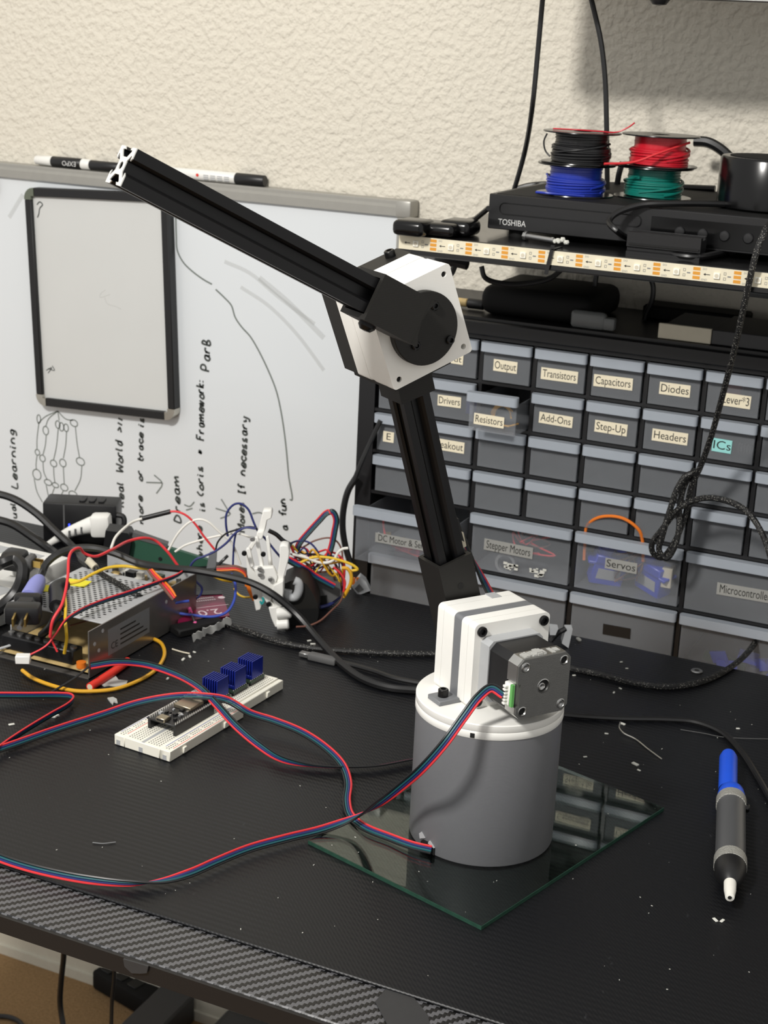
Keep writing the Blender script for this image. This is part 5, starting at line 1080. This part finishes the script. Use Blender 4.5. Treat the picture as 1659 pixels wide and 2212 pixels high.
gslab('palm', ((590, 1266), (612, 1254), (612, 1280), (608, 1312), (596, 1314), (588, 1296)), -12, 18)
gslab('lower_jaw', ((580, 1312), (598, 1312), (602, 1330), (600, 1346), (606, 1352), (594, 1356), (586, 1336)), -14, 10)
for y, x1 in ((1325, 629), (1349, 624)):
    a = GP(599, y, -12); b_ = GP(x1, y-2, -12); bm = B(); sweep(bm, [a, a.lerp(b_, 0.9), b_], 5, 14, radii=[5.6, 5.4, 4.4]); part('peg', bm, 'white', gr)
for x, y, m in ((546, 1163, 'steel'), (562, 1228, 'steel'), (563, 1240, 'steel'), (585, 1250, 'steel'), (528, 1194, 'bolt'), (581, 1304, 'bolt'), (552, 1288, 'bolt'), (569, 1196, 'bolt')):
    a = GP(x, y, -9); bm = B(); cyl(bm, 2.4, 0, 3, frame(a, R0, ZV, -F0), 14, ch=0.5); part('screw', bm, m, gr)
gslab('servo_case', ((530, 1256), (556, 1262), (560, 1292), (546, 1300), (534, 1276)), 10, 12, 'orange', gr, 'orange servo body at the side of the gripper')
bm = B(); strip(bm, crom([GP(x, y, -9.2) for x, y in ((567, 1290), (569, 1298), (565, 1304), (562, 1298))], 4), 2, -F0); part('teal_print', bm, 'tealprint', gr)
# black drum beside the gripper with a white C-shaped plate
rd = D(655, 1350, 0); rdd = rd.dot(F0)
ro = thing('black_roller', 'black wedge-shaped drum behind the gripper carrying a pale C-shaped plate', 'roller', (rd.x, rd.y, 0))
prof = [(616, 1352), (612, 1262), (630, 1254), (648, 1254), (662, 1262), (676, 1282), (686, 1306), (688, 1330), (682, 1352)]
bm = B(); slab(bm, [AT(x, y, rdd) for x, y in prof], 40, F0); bmesh.ops.recalc_face_normals(bm, faces=bm.faces[:]); part('drum', bm, 'black_print', ro)
bm = B(); slab(bm, [AT(x, y, rdd-0.6) for x, y in ((612, 1318), (688, 1314), (688, 1330), (682, 1352), (616, 1352))], 5, F0); part('drum_rim', bm, 'black_matte', ro)
bm = B(); P = [AT(x, y, rdd-2) for x, y in ((636, 1254), (644, 1258), (646, 1268), (644, 1280), (637, 1290), (628, 1290), (621, 1284), (622, 1274))]; sweep(bm, crom(P, 4), 4.2, 10, flat=None); part('c_plate', bm, 'lgrey', ro)
bx_ = thing('grey_box', 'grey open box with a dark port standing behind the black drum', 'box', (*D(700, 1290, 0).xy, 0))
bdd = D(700, 1312, 0).dot(F0)
bm = B(); slab(bm, [AT(x, y, bdd) for x, y in ((662, 1250), (735, 1262), (738, 1285), (704, 1310), (690, 1316))], 26, F0); part('body', bm, 'midgrey', bx_)
bm = B(); slab(bm, [AT(x, y, bdd-0.8) for x, y in ((690, 1288), (706, 1286), (706, 1306), (690, 1308))], 1, F0); part('port', bm, 'hole', bx_)
lc = thing('lever_terminal', 'grey lever wire terminal with orange levers lying by the organizer', 'terminal', (*D(785, 1270, 0).xy, 0))
lcd = D(788, 1284, 0).dot(F0)
bm = B(); slab(bm, [AT(x, y, lcd) for x, y in ((760, 1268), (778, 1246), (790, 1256), (800, 1276), (774, 1286))], 12, F0); part('body', bm, 'lgrey', lc)
bm = B(); slab(bm, [AT(x, y, lcd-0.7) for x, y in ((766, 1272), (776, 1262), (786, 1274), (774, 1280))], 1, F0); part('window', bm, 'midgrey', lc)
for x in (764, 773): a = AT(x, 1252, lcd+2); bm = B(); cyl(bm, 1.7, -5, 2, frame(a, R0, -F0, ZV) , 10); part('lever', bm, 'orange', lc)

# ================================================================ loose wires in the tangle
def W_(label, m, q, r=1.0, cat='wire', group=None, name='loose_wire', base=None):
    cable(name, label, [D(*p) if len(p) == 3 else AT(p[0], p[1], p[2]*1.0) for p in q], r, m, cat, group)
def WA(label, m, q, dd, r=1.0, name='loose_wire', group=None):
    n = len(q); cable(name, label, [AT(p[0], p[1], (dd+(p[2] if len(p) > 2 else 0))) for p in q], r, m, 'wire', group)
gq = gd+30
WA('red wire rising from the power supply to a black splice and white wire', 'red', [(368, 1105), (380, 1105), (400, 1112), (420, 1130), (440, 1158), (466, 1190)], gq, 1.1)
bm = B(); sweep(bm, [AT(308, 1120, gq), AT(340, 1112, gq), AT(368, 1105, gq)], 2.4, 10); solo('wire_splice', bm, 'bk', 'black heat-shrink splice joining a white and a red wire in the air', 'splice')
WA('white wire curving up from the power strip to the black splice', 'whitew', [(240, 1184, -60), (250, 1160, -40), (272, 1138, -20), (290, 1126, -5), (308, 1120)], gq, 1.3)
WA('red wire arching over the perforated cover to the green board', 'red', [(108, 1376, -190), (114, 1340, -190), (134, 1305, -180), (146, 1250, -160), (149, 1205, -140), (156, 1190, -130), (172, 1184, -120), (182, 1195, -115), (204, 1202, -110), (240, 1188, -90), (280, 1168, -50), (310, 1162, -40), (336, 1168, -30), (362, 1192, -30), (384, 1222, -30)], gq, 1.3)
WA('white wire arching high before the whiteboard near the gripper', 'whitew', [(364, 1188), (385, 1152), (410, 1128), (432, 1122), (450, 1128), (475, 1150), (500, 1172), (520, 1220)], gq, 1.1)
WA('lower white wire arching to the gripper finger', 'whitew', [(378, 1192), (400, 1178), (430, 1168), (470, 1158), (510, 1152), (545, 1162)], gq+4, 1.1)
WA('dark blue wire looping above the gripper', 'navy', [(492, 1158, 2), (488, 1130), (490, 1108), (505, 1090), (520, 1088), (536, 1100), (548, 1128), (556, 1145), (575, 1166), (596, 1192), (608, 1206)], gq-6, 1.1)
WA('blue wire drawn from the loop down to the power supply board', 'navy', [(552, 1142), (530, 1140), (508, 1152), (490, 1172), (466, 1190), (440, 1202), (424, 1208), (412, 1222), (412, 1238), (424, 1256), (436, 1270), (432, 1286), (410, 1300), (380, 1308)], gq-14, 1.1)
WA('black wire crossing the blue loop beside the gripper', 'bk', [(466, 1188), (470, 1172), (486, 1154), (505, 1146), (540, 1138), (556, 1142)], gq-10, 0.9)
WA('blue wire hanging straight down left of the gripper', 'navy', [(512, 1142), (506, 1170), (504, 1200), (503, 1234)], gq-2, 1.0)
WA('bright blue wire bundle lying over the power supply label side', 'blue', [(120, 1330, -100), (170, 1322, -80), (230, 1320, -60), (300, 1322, -40), (350, 1320, -34), (410, 1328, -32), (460, 1332, -30), (490, 1322, -26), (506, 1296, -20), (508, 1260, -10), (500, 1240)], gq-10, 1.3)
WA('second bright blue wire crossing the perforated cover', 'blue', [(110, 1345, -100), (150, 1332, -90), (210, 1326, -70), (290, 1322, -50), (330, 1318, -44), (372, 1304, -36), (408, 1298, -30)], gq-14, 1.3)
WA('brown wire drooping over the side of the power supply', 'brown', [(150, 1352, -110), (200, 1338, -90), (250, 1330, -70), (300, 1338, -50), (340, 1346, -40), (375, 1364, -32)], gq-20, 0.9)
W_('yellow wire crossing the perforated cover to the open board', 'yellow', [(140, 1262, 50), (170, 1256, 52), (200, 1240, 54), (235, 1226, 56), (270, 1223, 56), (310, 1228, 54), (345, 1230, 50)], 1.5)
W_('short yellow wire dropping into the power supply terminals', 'yellow', [(140, 1285, 50), (142, 1310, 50), (141, 1335, 46), (143, 1362, 42), (144, 1380, 34), (139, 1412, 20)], 1.4)
W_('yellow wire running from the power supply towards the gripper', 'yellow', [(390, 1240, 40), (420, 1236, 40), (450, 1240, 36), (480, 1252, 30), (500, 1256, 26)], 1.4)
W_('yellow wire curving up to the orange servo body', 'yellow', [(506, 1272, 10), (515, 1284, 10), (528, 1290, 14), (540, 1290, 20)], 1.0)
W_('amber wire looped in a wide arc on the mat before the power supply', 'amber', [(48, 1448, 4), (70, 1464, 3), (110, 1480, 2), (160, 1492, 2), (200, 1493, 2), (250, 1488, 2), (300, 1470, 2), (335, 1448, 2), (354, 1420, 2), (354, 1400, 2), (344, 1386, 2), (322, 1376, 3)], 1.7)
W_('dark red wire sinking into the terminals beside the plug', 'red', [(108, 1374, 36), (114, 1388, 28), (124, 1408, 20)], 0.9)
for k_, (m, dx) in enumerate((('brown', 0), ('red', 4), ('orange', 8))):
    W_(('brown', 'red', 'orange')[k_]+' strand of the short flat servo lead on the power supply', m, [(320+dx, 1232-dx*0.2, 56), (330+dx, 1246-dx*0.6, 54), (348+dx, 1264-dx*0.8, 50), (364+dx, 1284-dx, 46), (374+dx*0.7, 1296-dx*0.8, 42)], 1.2, group=None)
for k_, (m, dy_) in enumerate((('red', 0), ('brown', -3), ('orange', 4))):
    WA(('red', 'brown', 'orange')[k_]+' strand of the flat servo lead entering the gripper', m, [(468, 1228+dy_), (490, 1227+dy_), (512, 1227+dy_), (530, 1238+dy_), (532, 1262+dy_)], gd+26, 1.4)
W_('small black lead with a bare tip standing behind the gripper', 'bk', [(465, 1232, 6), (474, 1218, 10), (484, 1208, 14), (492, 1200, 18)], 1.6)
WA('black wire running off from the top of the gripper', 'bk', [(580, 1146), (596, 1154), (612, 1168), (630, 1178)], gd+40, 2.2)
# tangle right of the gripper
tg = gd+62
cols = ['red', 'navy', 'yellow', 'red', 'brown', 'bk', 'yellow', 'red', 'amber', 'navy', 'brown', 'amber']
lab = {'red': 'red', 'navy': 'dark blue', 'yellow': 'yellow', 'brown': 'brown', 'bk': 'black', 'amber': 'amber'}
for i, m in enumerate(cols):
    q = [(632+random.uniform(-6, 10), 1185+random.uniform(-12, 30), random.uniform(-6, 6))]
    for k_ in range(4): q.append((660+k_*24+random.uniform(-14, 14), 1205+random.uniform(-26, 34)+k_*4, random.uniform(-10, 10)))
    q.append((738+random.uniform(-6, 6), 1268+random.uniform(-8, 10), 0))
    WA('%s wire in the tangled knot right of the gripper' % lab[m], m, q, tg, random.choice((0.8, 1.0, 1.1)), group='knot of %s wires right of the gripper' % lab[m])
WA('dark blue wire arching thinly over the knot', 'navy', [(622, 1176), (645, 1168), (668, 1172), (684, 1188), (692, 1206)], tg, 1.0)
WA('thin red wire arching highest over the knot', 'brown', [(655, 1182), (680, 1168), (712, 1162), (728, 1170), (738, 1188), (740, 1215)], tg+4, 0.9)
WA('white wire lying over the front of the knot', 'whitew', [(632, 1197), (660, 1204), (690, 1215), (712, 1214), (722, 1208)], tg-10, 1.5)
WA('white wire end with a bare tip standing up from the knot', 'whitew', [(722, 1210), (730, 1194), (740, 1186), (752, 1184)], tg-8, 1.4)
WA('yellow wire with a sharp bend at the right of the knot', 'yellow', [(650, 1215), (676, 1204), (705, 1204), (740, 1212), (764, 1222), (772, 1230), (758, 1233)], tg-10, 1.4)
WA('thick amber wire curving down at the right of the knot', 'amber', [(738, 1227), (750, 1228), (758, 1240), (758, 1258), (750, 1276), (742, 1290)], tg-14, 1.8)
WA('red wire hanging down the right side of the knot', 'red', [(720, 1225), (735, 1238), (745, 1256), (742, 1280)], tg-12, 1.1)
WA('dark red wire trailing from the knot to the foot of the black drum', 'brown', [(742, 1280, -14), (735, 1300, -40), (715, 1320, -70), (690, 1342, -90), (665, 1352, -100), (640, 1354, -105)], tg, 0.9)
W_('pink-red wire lying under the knot before the grey box', 'red', [(672, 1274, 12), (700, 1278, 12), (738, 1280, 12)], 0.9)
W_('dark blue lead at the foot of the grey box', 'navy', [(692, 1312, 3), (712, 1306, 4), (730, 1292, 6), (745, 1280, 10)], 1.8)
W_('pair of pale wires near the terminals at the left edge', 'lgrey', [(-10, 1404, 8), (10, 1398, 10), (28, 1392, 12)], 1.2)
W_('thin black wire leaning over the front of the power supply', 'bk', [(110, 1496, 2), (140, 1478, 8), (165, 1462, 14), (192, 1440, 22)], 1.0)

# ================================================================ flat four-wire stepper leads
Q = ['bk', 'teal', 'navy', 'red']
def rp_(q): return [tuple(D(x, y, z))+(a,) for x, y, z, a in q]
mpl = mo @ Vector((-26, -4.5, 51))
la_ = thing('stepper_lead', 'four-colour flat lead from the motor plug down to the desk and off to the left', 'cable', (*D(760, 1772, 0).xy, 0))
P = [tuple(mpl)+(110,), tuple(D(1062, 1486, 136))+(120,)]+rp_([(1035, 1505, 132, 137), (1002, 1548, 121, 135), (960, 1606, 105, 116), (915, 1657, 86, 80), (870, 1697, 62, 65), (820, 1735, 36, 40), (770, 1764, 14, -10), (700, 1790, 6, -52), (620, 1810, 5.4, -57), (540, 1832, 5.4, -56), (470, 1860, 5.4, -54), (410, 1886, 5, -48), (350, 1903, 4.6, 0), (280, 1908, 4.6, 70), (190, 1900, 5, 105), (100, 1883, 5, 112), (30, 1864, 5, 112), (-40, 1838, 5, 112), (-220, 1770, 5, 112), (-420, 1730, 5, 112)])
ribbon(None, None, P, list(reversed(Q)) if False else Q, 0.82, parent=la_)
lb2 = thing('stepper_lead', 'four-colour flat lead from the drum foot curving up past the breadboard to the left edge', 'cable', (*D(740, 1700, 0).xy, 0))
P = rp_([(932, 1836, 7.5, -59), (890, 1826, 7, -58), (840, 1808, 6, -56), (790, 1788, 6, -52), (758, 1762, 5, -33), (749, 1730, 5, -6), (752, 1690, 5, -9), (738, 1650, 5, -32), (700, 1612, 6, -47), (650, 1580, 8, -55), (590, 1556, 10, -60), (540, 1540, 14, -63), (490, 1512, 24, -64), (440, 1504, 26, -65), (380, 1504, 22, -68), (300, 1518, 14, -68), (220, 1544, 8, -66), (120, 1576, 6, -66), (40, 1604, 5.5, -66), (-30, 1628, 5.5, -66), (-200, 1690, 5.5, -66), (-420, 1722, 5.5, -66)])
ribbon(None, None, P, Q, 0.82, parent=lb2)
lc2 = thing('stepper_lead', 'four-colour flat lead crossing over the breadboard towards the drum base', 'cable', (*D(560, 1590, 0).xy, 0))
P = rp_([(196, 1438, 26, 66), (250, 1430, 26, 67), (310, 1434, 22, 65), (370, 1452, 20, 58), (430, 1484, 24, 48), (470, 1524, 24, 40), (510, 1568, 16, 44), (560, 1610, 7, 52), (610, 1640, 5, 95), (680, 1654, 4, 140), (740, 1657, 4, 150), (810, 1655, 4, 152), (890, 1641, 4, 152), (960, 1630, 4, 152)])
ribbon(None, None, P, list(reversed(['red', 'navy', 'teal', 'bk'])), 0.82, parent=lc2)
ld2 = thing('stepper_lead', 'four-colour flat lead folded back on itself at the left edge', 'cable', (*D(120, 1505, 0).xy, 0))
P = rp_([(-420, 1530, 6, 95), (-200, 1508, 7, 95), (-30, 1502, 8, 95), (60, 1502, 7, 95), (130, 1502, 6, 92), (152, 1504, 6, 90), (158, 1510, 6, 80), (148, 1522, 6, 75), (110, 1544, 6, 75), (60, 1574, 6, 75), (20, 1600, 6, 75), (-30, 1634, 6, 75), (-190, 1704, 6, 75), (-400, 1736, 6, 75)])
ribbon(None, None, P, list(reversed(Q)), 0.82, parent=ld2)
le2 = thing('stepper_lead', 'four-colour flat lead lying across the perforated cover to a white plug', 'cable', (*D(200, 1320, 44).xy, 44))
P = rp_([(404, 1228, 52, 60), (380, 1244, 52, 60), (330, 1262, 52, 60), (280, 1280, 52, 65), (230, 1296, 52, 65), (180, 1316, 52, 65), (140, 1342, 50, 60), (120, 1370, 44, 50), (100, 1396, 36, 40), (62, 1418, 28, 40)])
ribbon(None, None, P, list(reversed(Q)), 0.8, parent=le2)
q = D(50, 1424, 27); bm = B(); box(bm, (-6, 6), (-4, 4), (-3, 4), T(*q) @ RZ(0.5), bev=0.6); part('plug', bm, 'white', le2, 'white connector plug')
lf2 = thing('stepper_lead', 'four-colour flat lead standing in a tall bend before the whiteboard', 'cable', (*D(700, 1210, 0).xy, 20))
P = [tuple(AT(x, y, tg+o))+(a,) for x, y, o, a in ((708, 1204, 0, -93), (716, 1180, 0, -92), (722, 1150, 0, -90), (726, 1120, 0, 94), (718, 1106, 0, 106), (706, 1108, 0, -77), (690, 1124, 0, -80), (668, 1148, 0, -81), (648, 1172, 0, -83), (640, 1190, 0, -86))]
ribbon(None, None, P, Q, 0.8, parent=lf2)
lg2 = thing('stepper_lead', 'four-colour flat lead passing under the knot right of the gripper', 'cable', (*D(660, 1230, 0).xy, 20))
P = [tuple(AT(x, y, tg-18+o))+(a,) for x, y, o, a in ((615, 1205, 0, 70), (635, 1216, 0, 70), (660, 1230, 0, 70), (682, 1246, 0, 65), (700, 1256, 0, 60), (722, 1268, 0, 50))]
ribbon(None, None, P, list(reversed(Q)), 0.9, parent=lg2)
lh2 = thing('stepper_lead', 'flat lead running up the back of the lower arm link', 'cable', PE(20, 58, 180))
def ON(px, py, n):
    d = _ray(px, py); return CAM+d*(((BC-CAM).dot(NV)+n)/d.dot(NV))
P = [tuple(ON(*p))+(10,) for p in ((1066, 1296, 36), (1045, 1255, 58), (1020, 1205, 64), (1004, 1172, 66), (985, 1130, 66), (965, 1080, 66))]
ribbon(None, None, P, Q, 0.9, parent=lh2)
bm = B(); cq = ON(992, 1168, 62)-BC; box(bm, (-4, 4), (-2, 8), (-6, 6), link_frame(cq.dot(EV), 62, cq.z, la), bev=0.6); solo('lead_connector', bm, 'cream', 'cream connector on the lead behind the lower arm link', 'connector')
bm = B(); cq = ON(986, 1148, 57); prism(bm, [(-2, -2), (6, -8), (3, 0), (0, 10), (-4, 10)], -2, 2, frame(cq, EV, ZV, -NV)); solo('cable_clip', bm, 'black', 'pointed black clip end at the back of the lower arm link', 'clip')

# ================================================================ bits on the mat
hr = thing('heat_shrink_tube', 'short red heat-shrink tube lying on the mat before the power supply', 'tube', (*D(230, 1455, 0).xy, 0))
bm = B(); P = crom([D(194, 1484, 3.6), D(225, 1464, 3.6), D(255, 1444, 3.8), D(276, 1428, 3.8)], 4); sweep(bm, P, 3.6, 14); part('sleeve', bm, 'heatred', hr)
bm = B(); dv = (P[0]-P[1]).normalized(); sweep(bm, [P[0]+dv*0.05, P[0]+dv*0.2], 2.6, 12); part('open_end', bm, 'cream', hr)
bm = B(); slab(bm, [D(x, y, 0.3) for x, y in ((214, 1478), (226, 1466), (240, 1466), (250, 1462), (256, 1470), (276, 1472), (272, 1482), (250, 1484), (236, 1482), (226, 1484))], 0.9, ZV); solo('plastic_scrap', bm, 'scrap', 'torn grey plastic scrap beside the red heat-shrink tube', 'scrap')
bm = B(); slab(bm, [D(x, y, 0.3) for x, y in ((232, 1510), (244, 1508), (252, 1512), (254, 1520), (246, 1518), (244, 1524), (238, 1518))], 1.2, ZV); solo('plastic_scrap', bm, 'scrap', 'small curled white scrap on the mat below the amber wire', 'scrap')
cable('wire_clipping', 'pale bent wire clipping on the mat right of the drum base', [D(1340, 1560, 4), D(1338, 1572, 3), D(1348, 1584, 2), D(1372, 1596, 1), D(1400, 1618, 1), D(1430, 1640, 1)], 0.6, 'pin', 'wire')
cable('hair_wire', 'thin grey strand on the mat behind the solder pump', [D(1470, 1576, 1), D(1520, 1584, 1), D(1560, 1592, 1), D(1610, 1595, 1), D(1680, 1597, 1), D(1720, 1600, 1)], 0.28, 'midgrey', 'wire')
cable('wire_clipping', 'short grey clipping on the mat at the lower left', [D(200, 1820, 0.8), D(222, 1822, 0.8), D(250, 1819, 0.8)], 0.35, 'greyclip', 'wire')
cable('wire_clipping', 'pale clipping on the mat between the power supply and the metal strip', [D(372, 1402, 0.8), D(392, 1408, 0.9), D(410, 1412, 0.8)], 0.7, 'cream', 'wire')
cable('black_cable', 'black cable running from the drum base to the right edge behind the solder pump', [D(960, 1488, 2.6), D(1020, 1494, 2.6), D(1090, 1512, 2.6), D(1160, 1536, 2.6), D(1240, 1546, 2.6), D(1340, 1552, 2.6), D(1440, 1554, 2.6), D(1500, 1559, 2.6), D(1556, 1580, 2.6), D(1600, 1622, 2.6), D(1640, 1684, 2.6), D(1690, 1770, 2.6), D(1760, 1850, 2.6), D(1860, 1900, 2.6)], 2.4, 'rubber')
q = D(1505, 1451, 0); bm = B(); lathe(bm, [(2.4, 0.1), (5.2, 0.1), (5.4, 1.0), (4.8, 1.6), (2.4, 1.6), (2.4, 0.1)], T(q.x, q.y, 0), 20, cap=False); solo('washer', bm, 'zinc', 'small steel washer on the mat before the organizer', 'washer')
gw = thing('grey_wedge', 'dark clip with pale grey blocks lying behind the motor on the mat', 'clip', (*D(1205, 1385, 0).xy, 0))
wq = D(1215, 1400, 0).dot(F0)
bm = B(); slab(bm, [AT(x, y, wq) for x, y in ((1214, 1390), (1222, 1360), (1237, 1360), (1228, 1400))], 12, F0); part('block', bm, 'lgrey', gw)
bm = B(); slab(bm, [AT(x, y, wq-8) for x, y in ((1188, 1356), (1206, 1358), (1200, 1372), (1188, 1372))], 10, F0); part('block', bm, 'lgrey', gw)
bm = B(); tube(bm, [AT(1190, 1384, wq), AT(1205, 1368, wq), AT(1222, 1358, wq+2)], 2.6); part('arm', bm, 'black', gw)
# braided cable on the right, hanging from the shelf in a loose knot
kd = DY(1460, 1150, 1352).dot(F0)
K = [D(1720, 450, SZ+30), DY(1668, 478, 1262), DY(1650, 505, 1242), DY(1634, 545, 1236), DY(1614, 630, 1240), DY(1590, 740, 1260), DY(1562, 850, 1290), DY(1534, 950, 1315), DY(1512, 1010, 1330), DY(1494, 1050, 1336), DY(1478, 1120, 1340), DY(1452, 1180, 1342), DY(1430, 1204, 1340), DY(1412, 1196, 1336), DY(1408, 1176, 1334), DY(1430, 1144, 1332), DY(1470, 1096, 1328), DY(1520, 1076, 1322), DY(1570, 1082, 1314), DY(1612, 1104, 1305), DY(1645, 1150, 1290), DY(1672, 1230, 1270), D(1664, 1320, 16), D(1630, 1390, 4), D(1580, 1440, 3), D(1510, 1474, 3), D(1440, 1484, 3), D(1370, 1476, 3), D(1300, 1458, 3), D(1240, 1446, 3), D(1180, 1436, 3), D(1090, 1424, 3)]
cable('braided_cable', 'long braided black cable looping from the shelf down across the right of the desk', K, 2.8, 'braid', n=8)
K2 = [DY(1496, 1022, 1330), DY(1482, 1028, 1329), DY(1464, 1054, 1328), DY(1446, 1106, 1328), DY(1430, 1160, 1328), DY(1424, 1190, 1330), DY(1440, 1206, 1332), DY(1458, 1180, 1333), DY(1467, 1140, 1334), DY(1468, 1096, 1335), DY(1478, 1050, 1335), DY(1500, 1014, 1334)]
cable('braided_cable', 'second braided loop bound into the hanging knot before the organizer', K2, 2.8, 'braid', n=8)
WA('thin black cable leaning along the left side of the organizer', 'rubber', [(822, 908, 0), (800, 955, -2), (780, 1000, -6), (764, 1040, -8)], DY(800, 950, 1372).dot(F0), 2.6, name='side_cable')
WA('black cable bowed against the left edge of the organizer', 'rubber', [(770, 1030, 0), (752, 1060, 0), (742, 1100, 0), (740, 1140, 0), (746, 1180, 0), (756, 1215, 0)], DY(750, 1100, 1372).dot(F0), 3.4, name='side_cable')
# crumbs and dust nobody could count
def hit_free(p): return True
bm = B()
spots = [(1345, 1565, 2.4, 1.2), (1372, 1652, 3.0, 1.3), (1310, 1586, 1.6, 1), (1380, 1665, 1.6, 1), (1264, 1636, 1.6, 0.9), (1240, 1460, 1.6, 1), (1342, 1431, 1.4, 1), (1354, 1445, 1.4, 1), (1326, 1497, 1.6, 1), (1340, 1488, 1.6, 0.8), (1594, 1575, 1.6, 1), (1560, 1990, 2.0, 0.8), (440, 1890, 0, 0), (1300, 2060, 0, 0), (1545, 1988, 2.2, 0.8), (362, 1468, 2.0, 1.4), (230, 1468, 0, 0), (410, 1420, 2.0, 1.6), (420, 1410, 1.6, 1.2), (396, 1426, 2.2, 1.6), (650, 1318, 1.6, 1.4), (668, 1385, 2.0, 1), (676, 1392, 2.4, 1), (1250, 1383, 3.0, 2), (1020, 1862, 1.0, 0.8), (925, 1868, 1.0, 0.8), (116, 1550, 2.4, 1.4), (122, 1548, 2.4, 1.4), (25, 1566, 2.4, 1)]
for x, y, s, h in spots:
    if s == 0: continue
    p = D(x, y, 0); box(bm, (-s, s), (-s*0.5, s*0.5), (0.02, h), T(p.x, p.y, 0) @ RZ(random.random()*3), bev=min(0.3, h*0.3))
for i in range(120):
    p = D(random.uniform(-20, 1659), random.uniform(1390, 2150), 0)
    if p.y < 730 or (Vector((p.x, p.y, 0))-BC).length < 56: continue
    lp_g = gm.inverted() @ p
    zz = 3.0 if (0 < lp_g.x < gl and 0 < lp_g.y < 221) else 0.0
    lb3 = BM.inverted() @ p
    if -2 < lb3.x < BL+2 and -BW-2 < lb3.y < 2: continue
    s = random.uniform(0.15, 0.42); box(bm, (-s*random.uniform(1, 3), s), (-s*0.6, s*0.6), (zz+0.01, zz+s*0.8), T(p.x, p.y, 0) @ RZ(random.random()*3))
solo('crumbs', bm, 'dust', 'pale plastic crumbs and dust scattered over the black mat', 'crumbs', kind='stuff')
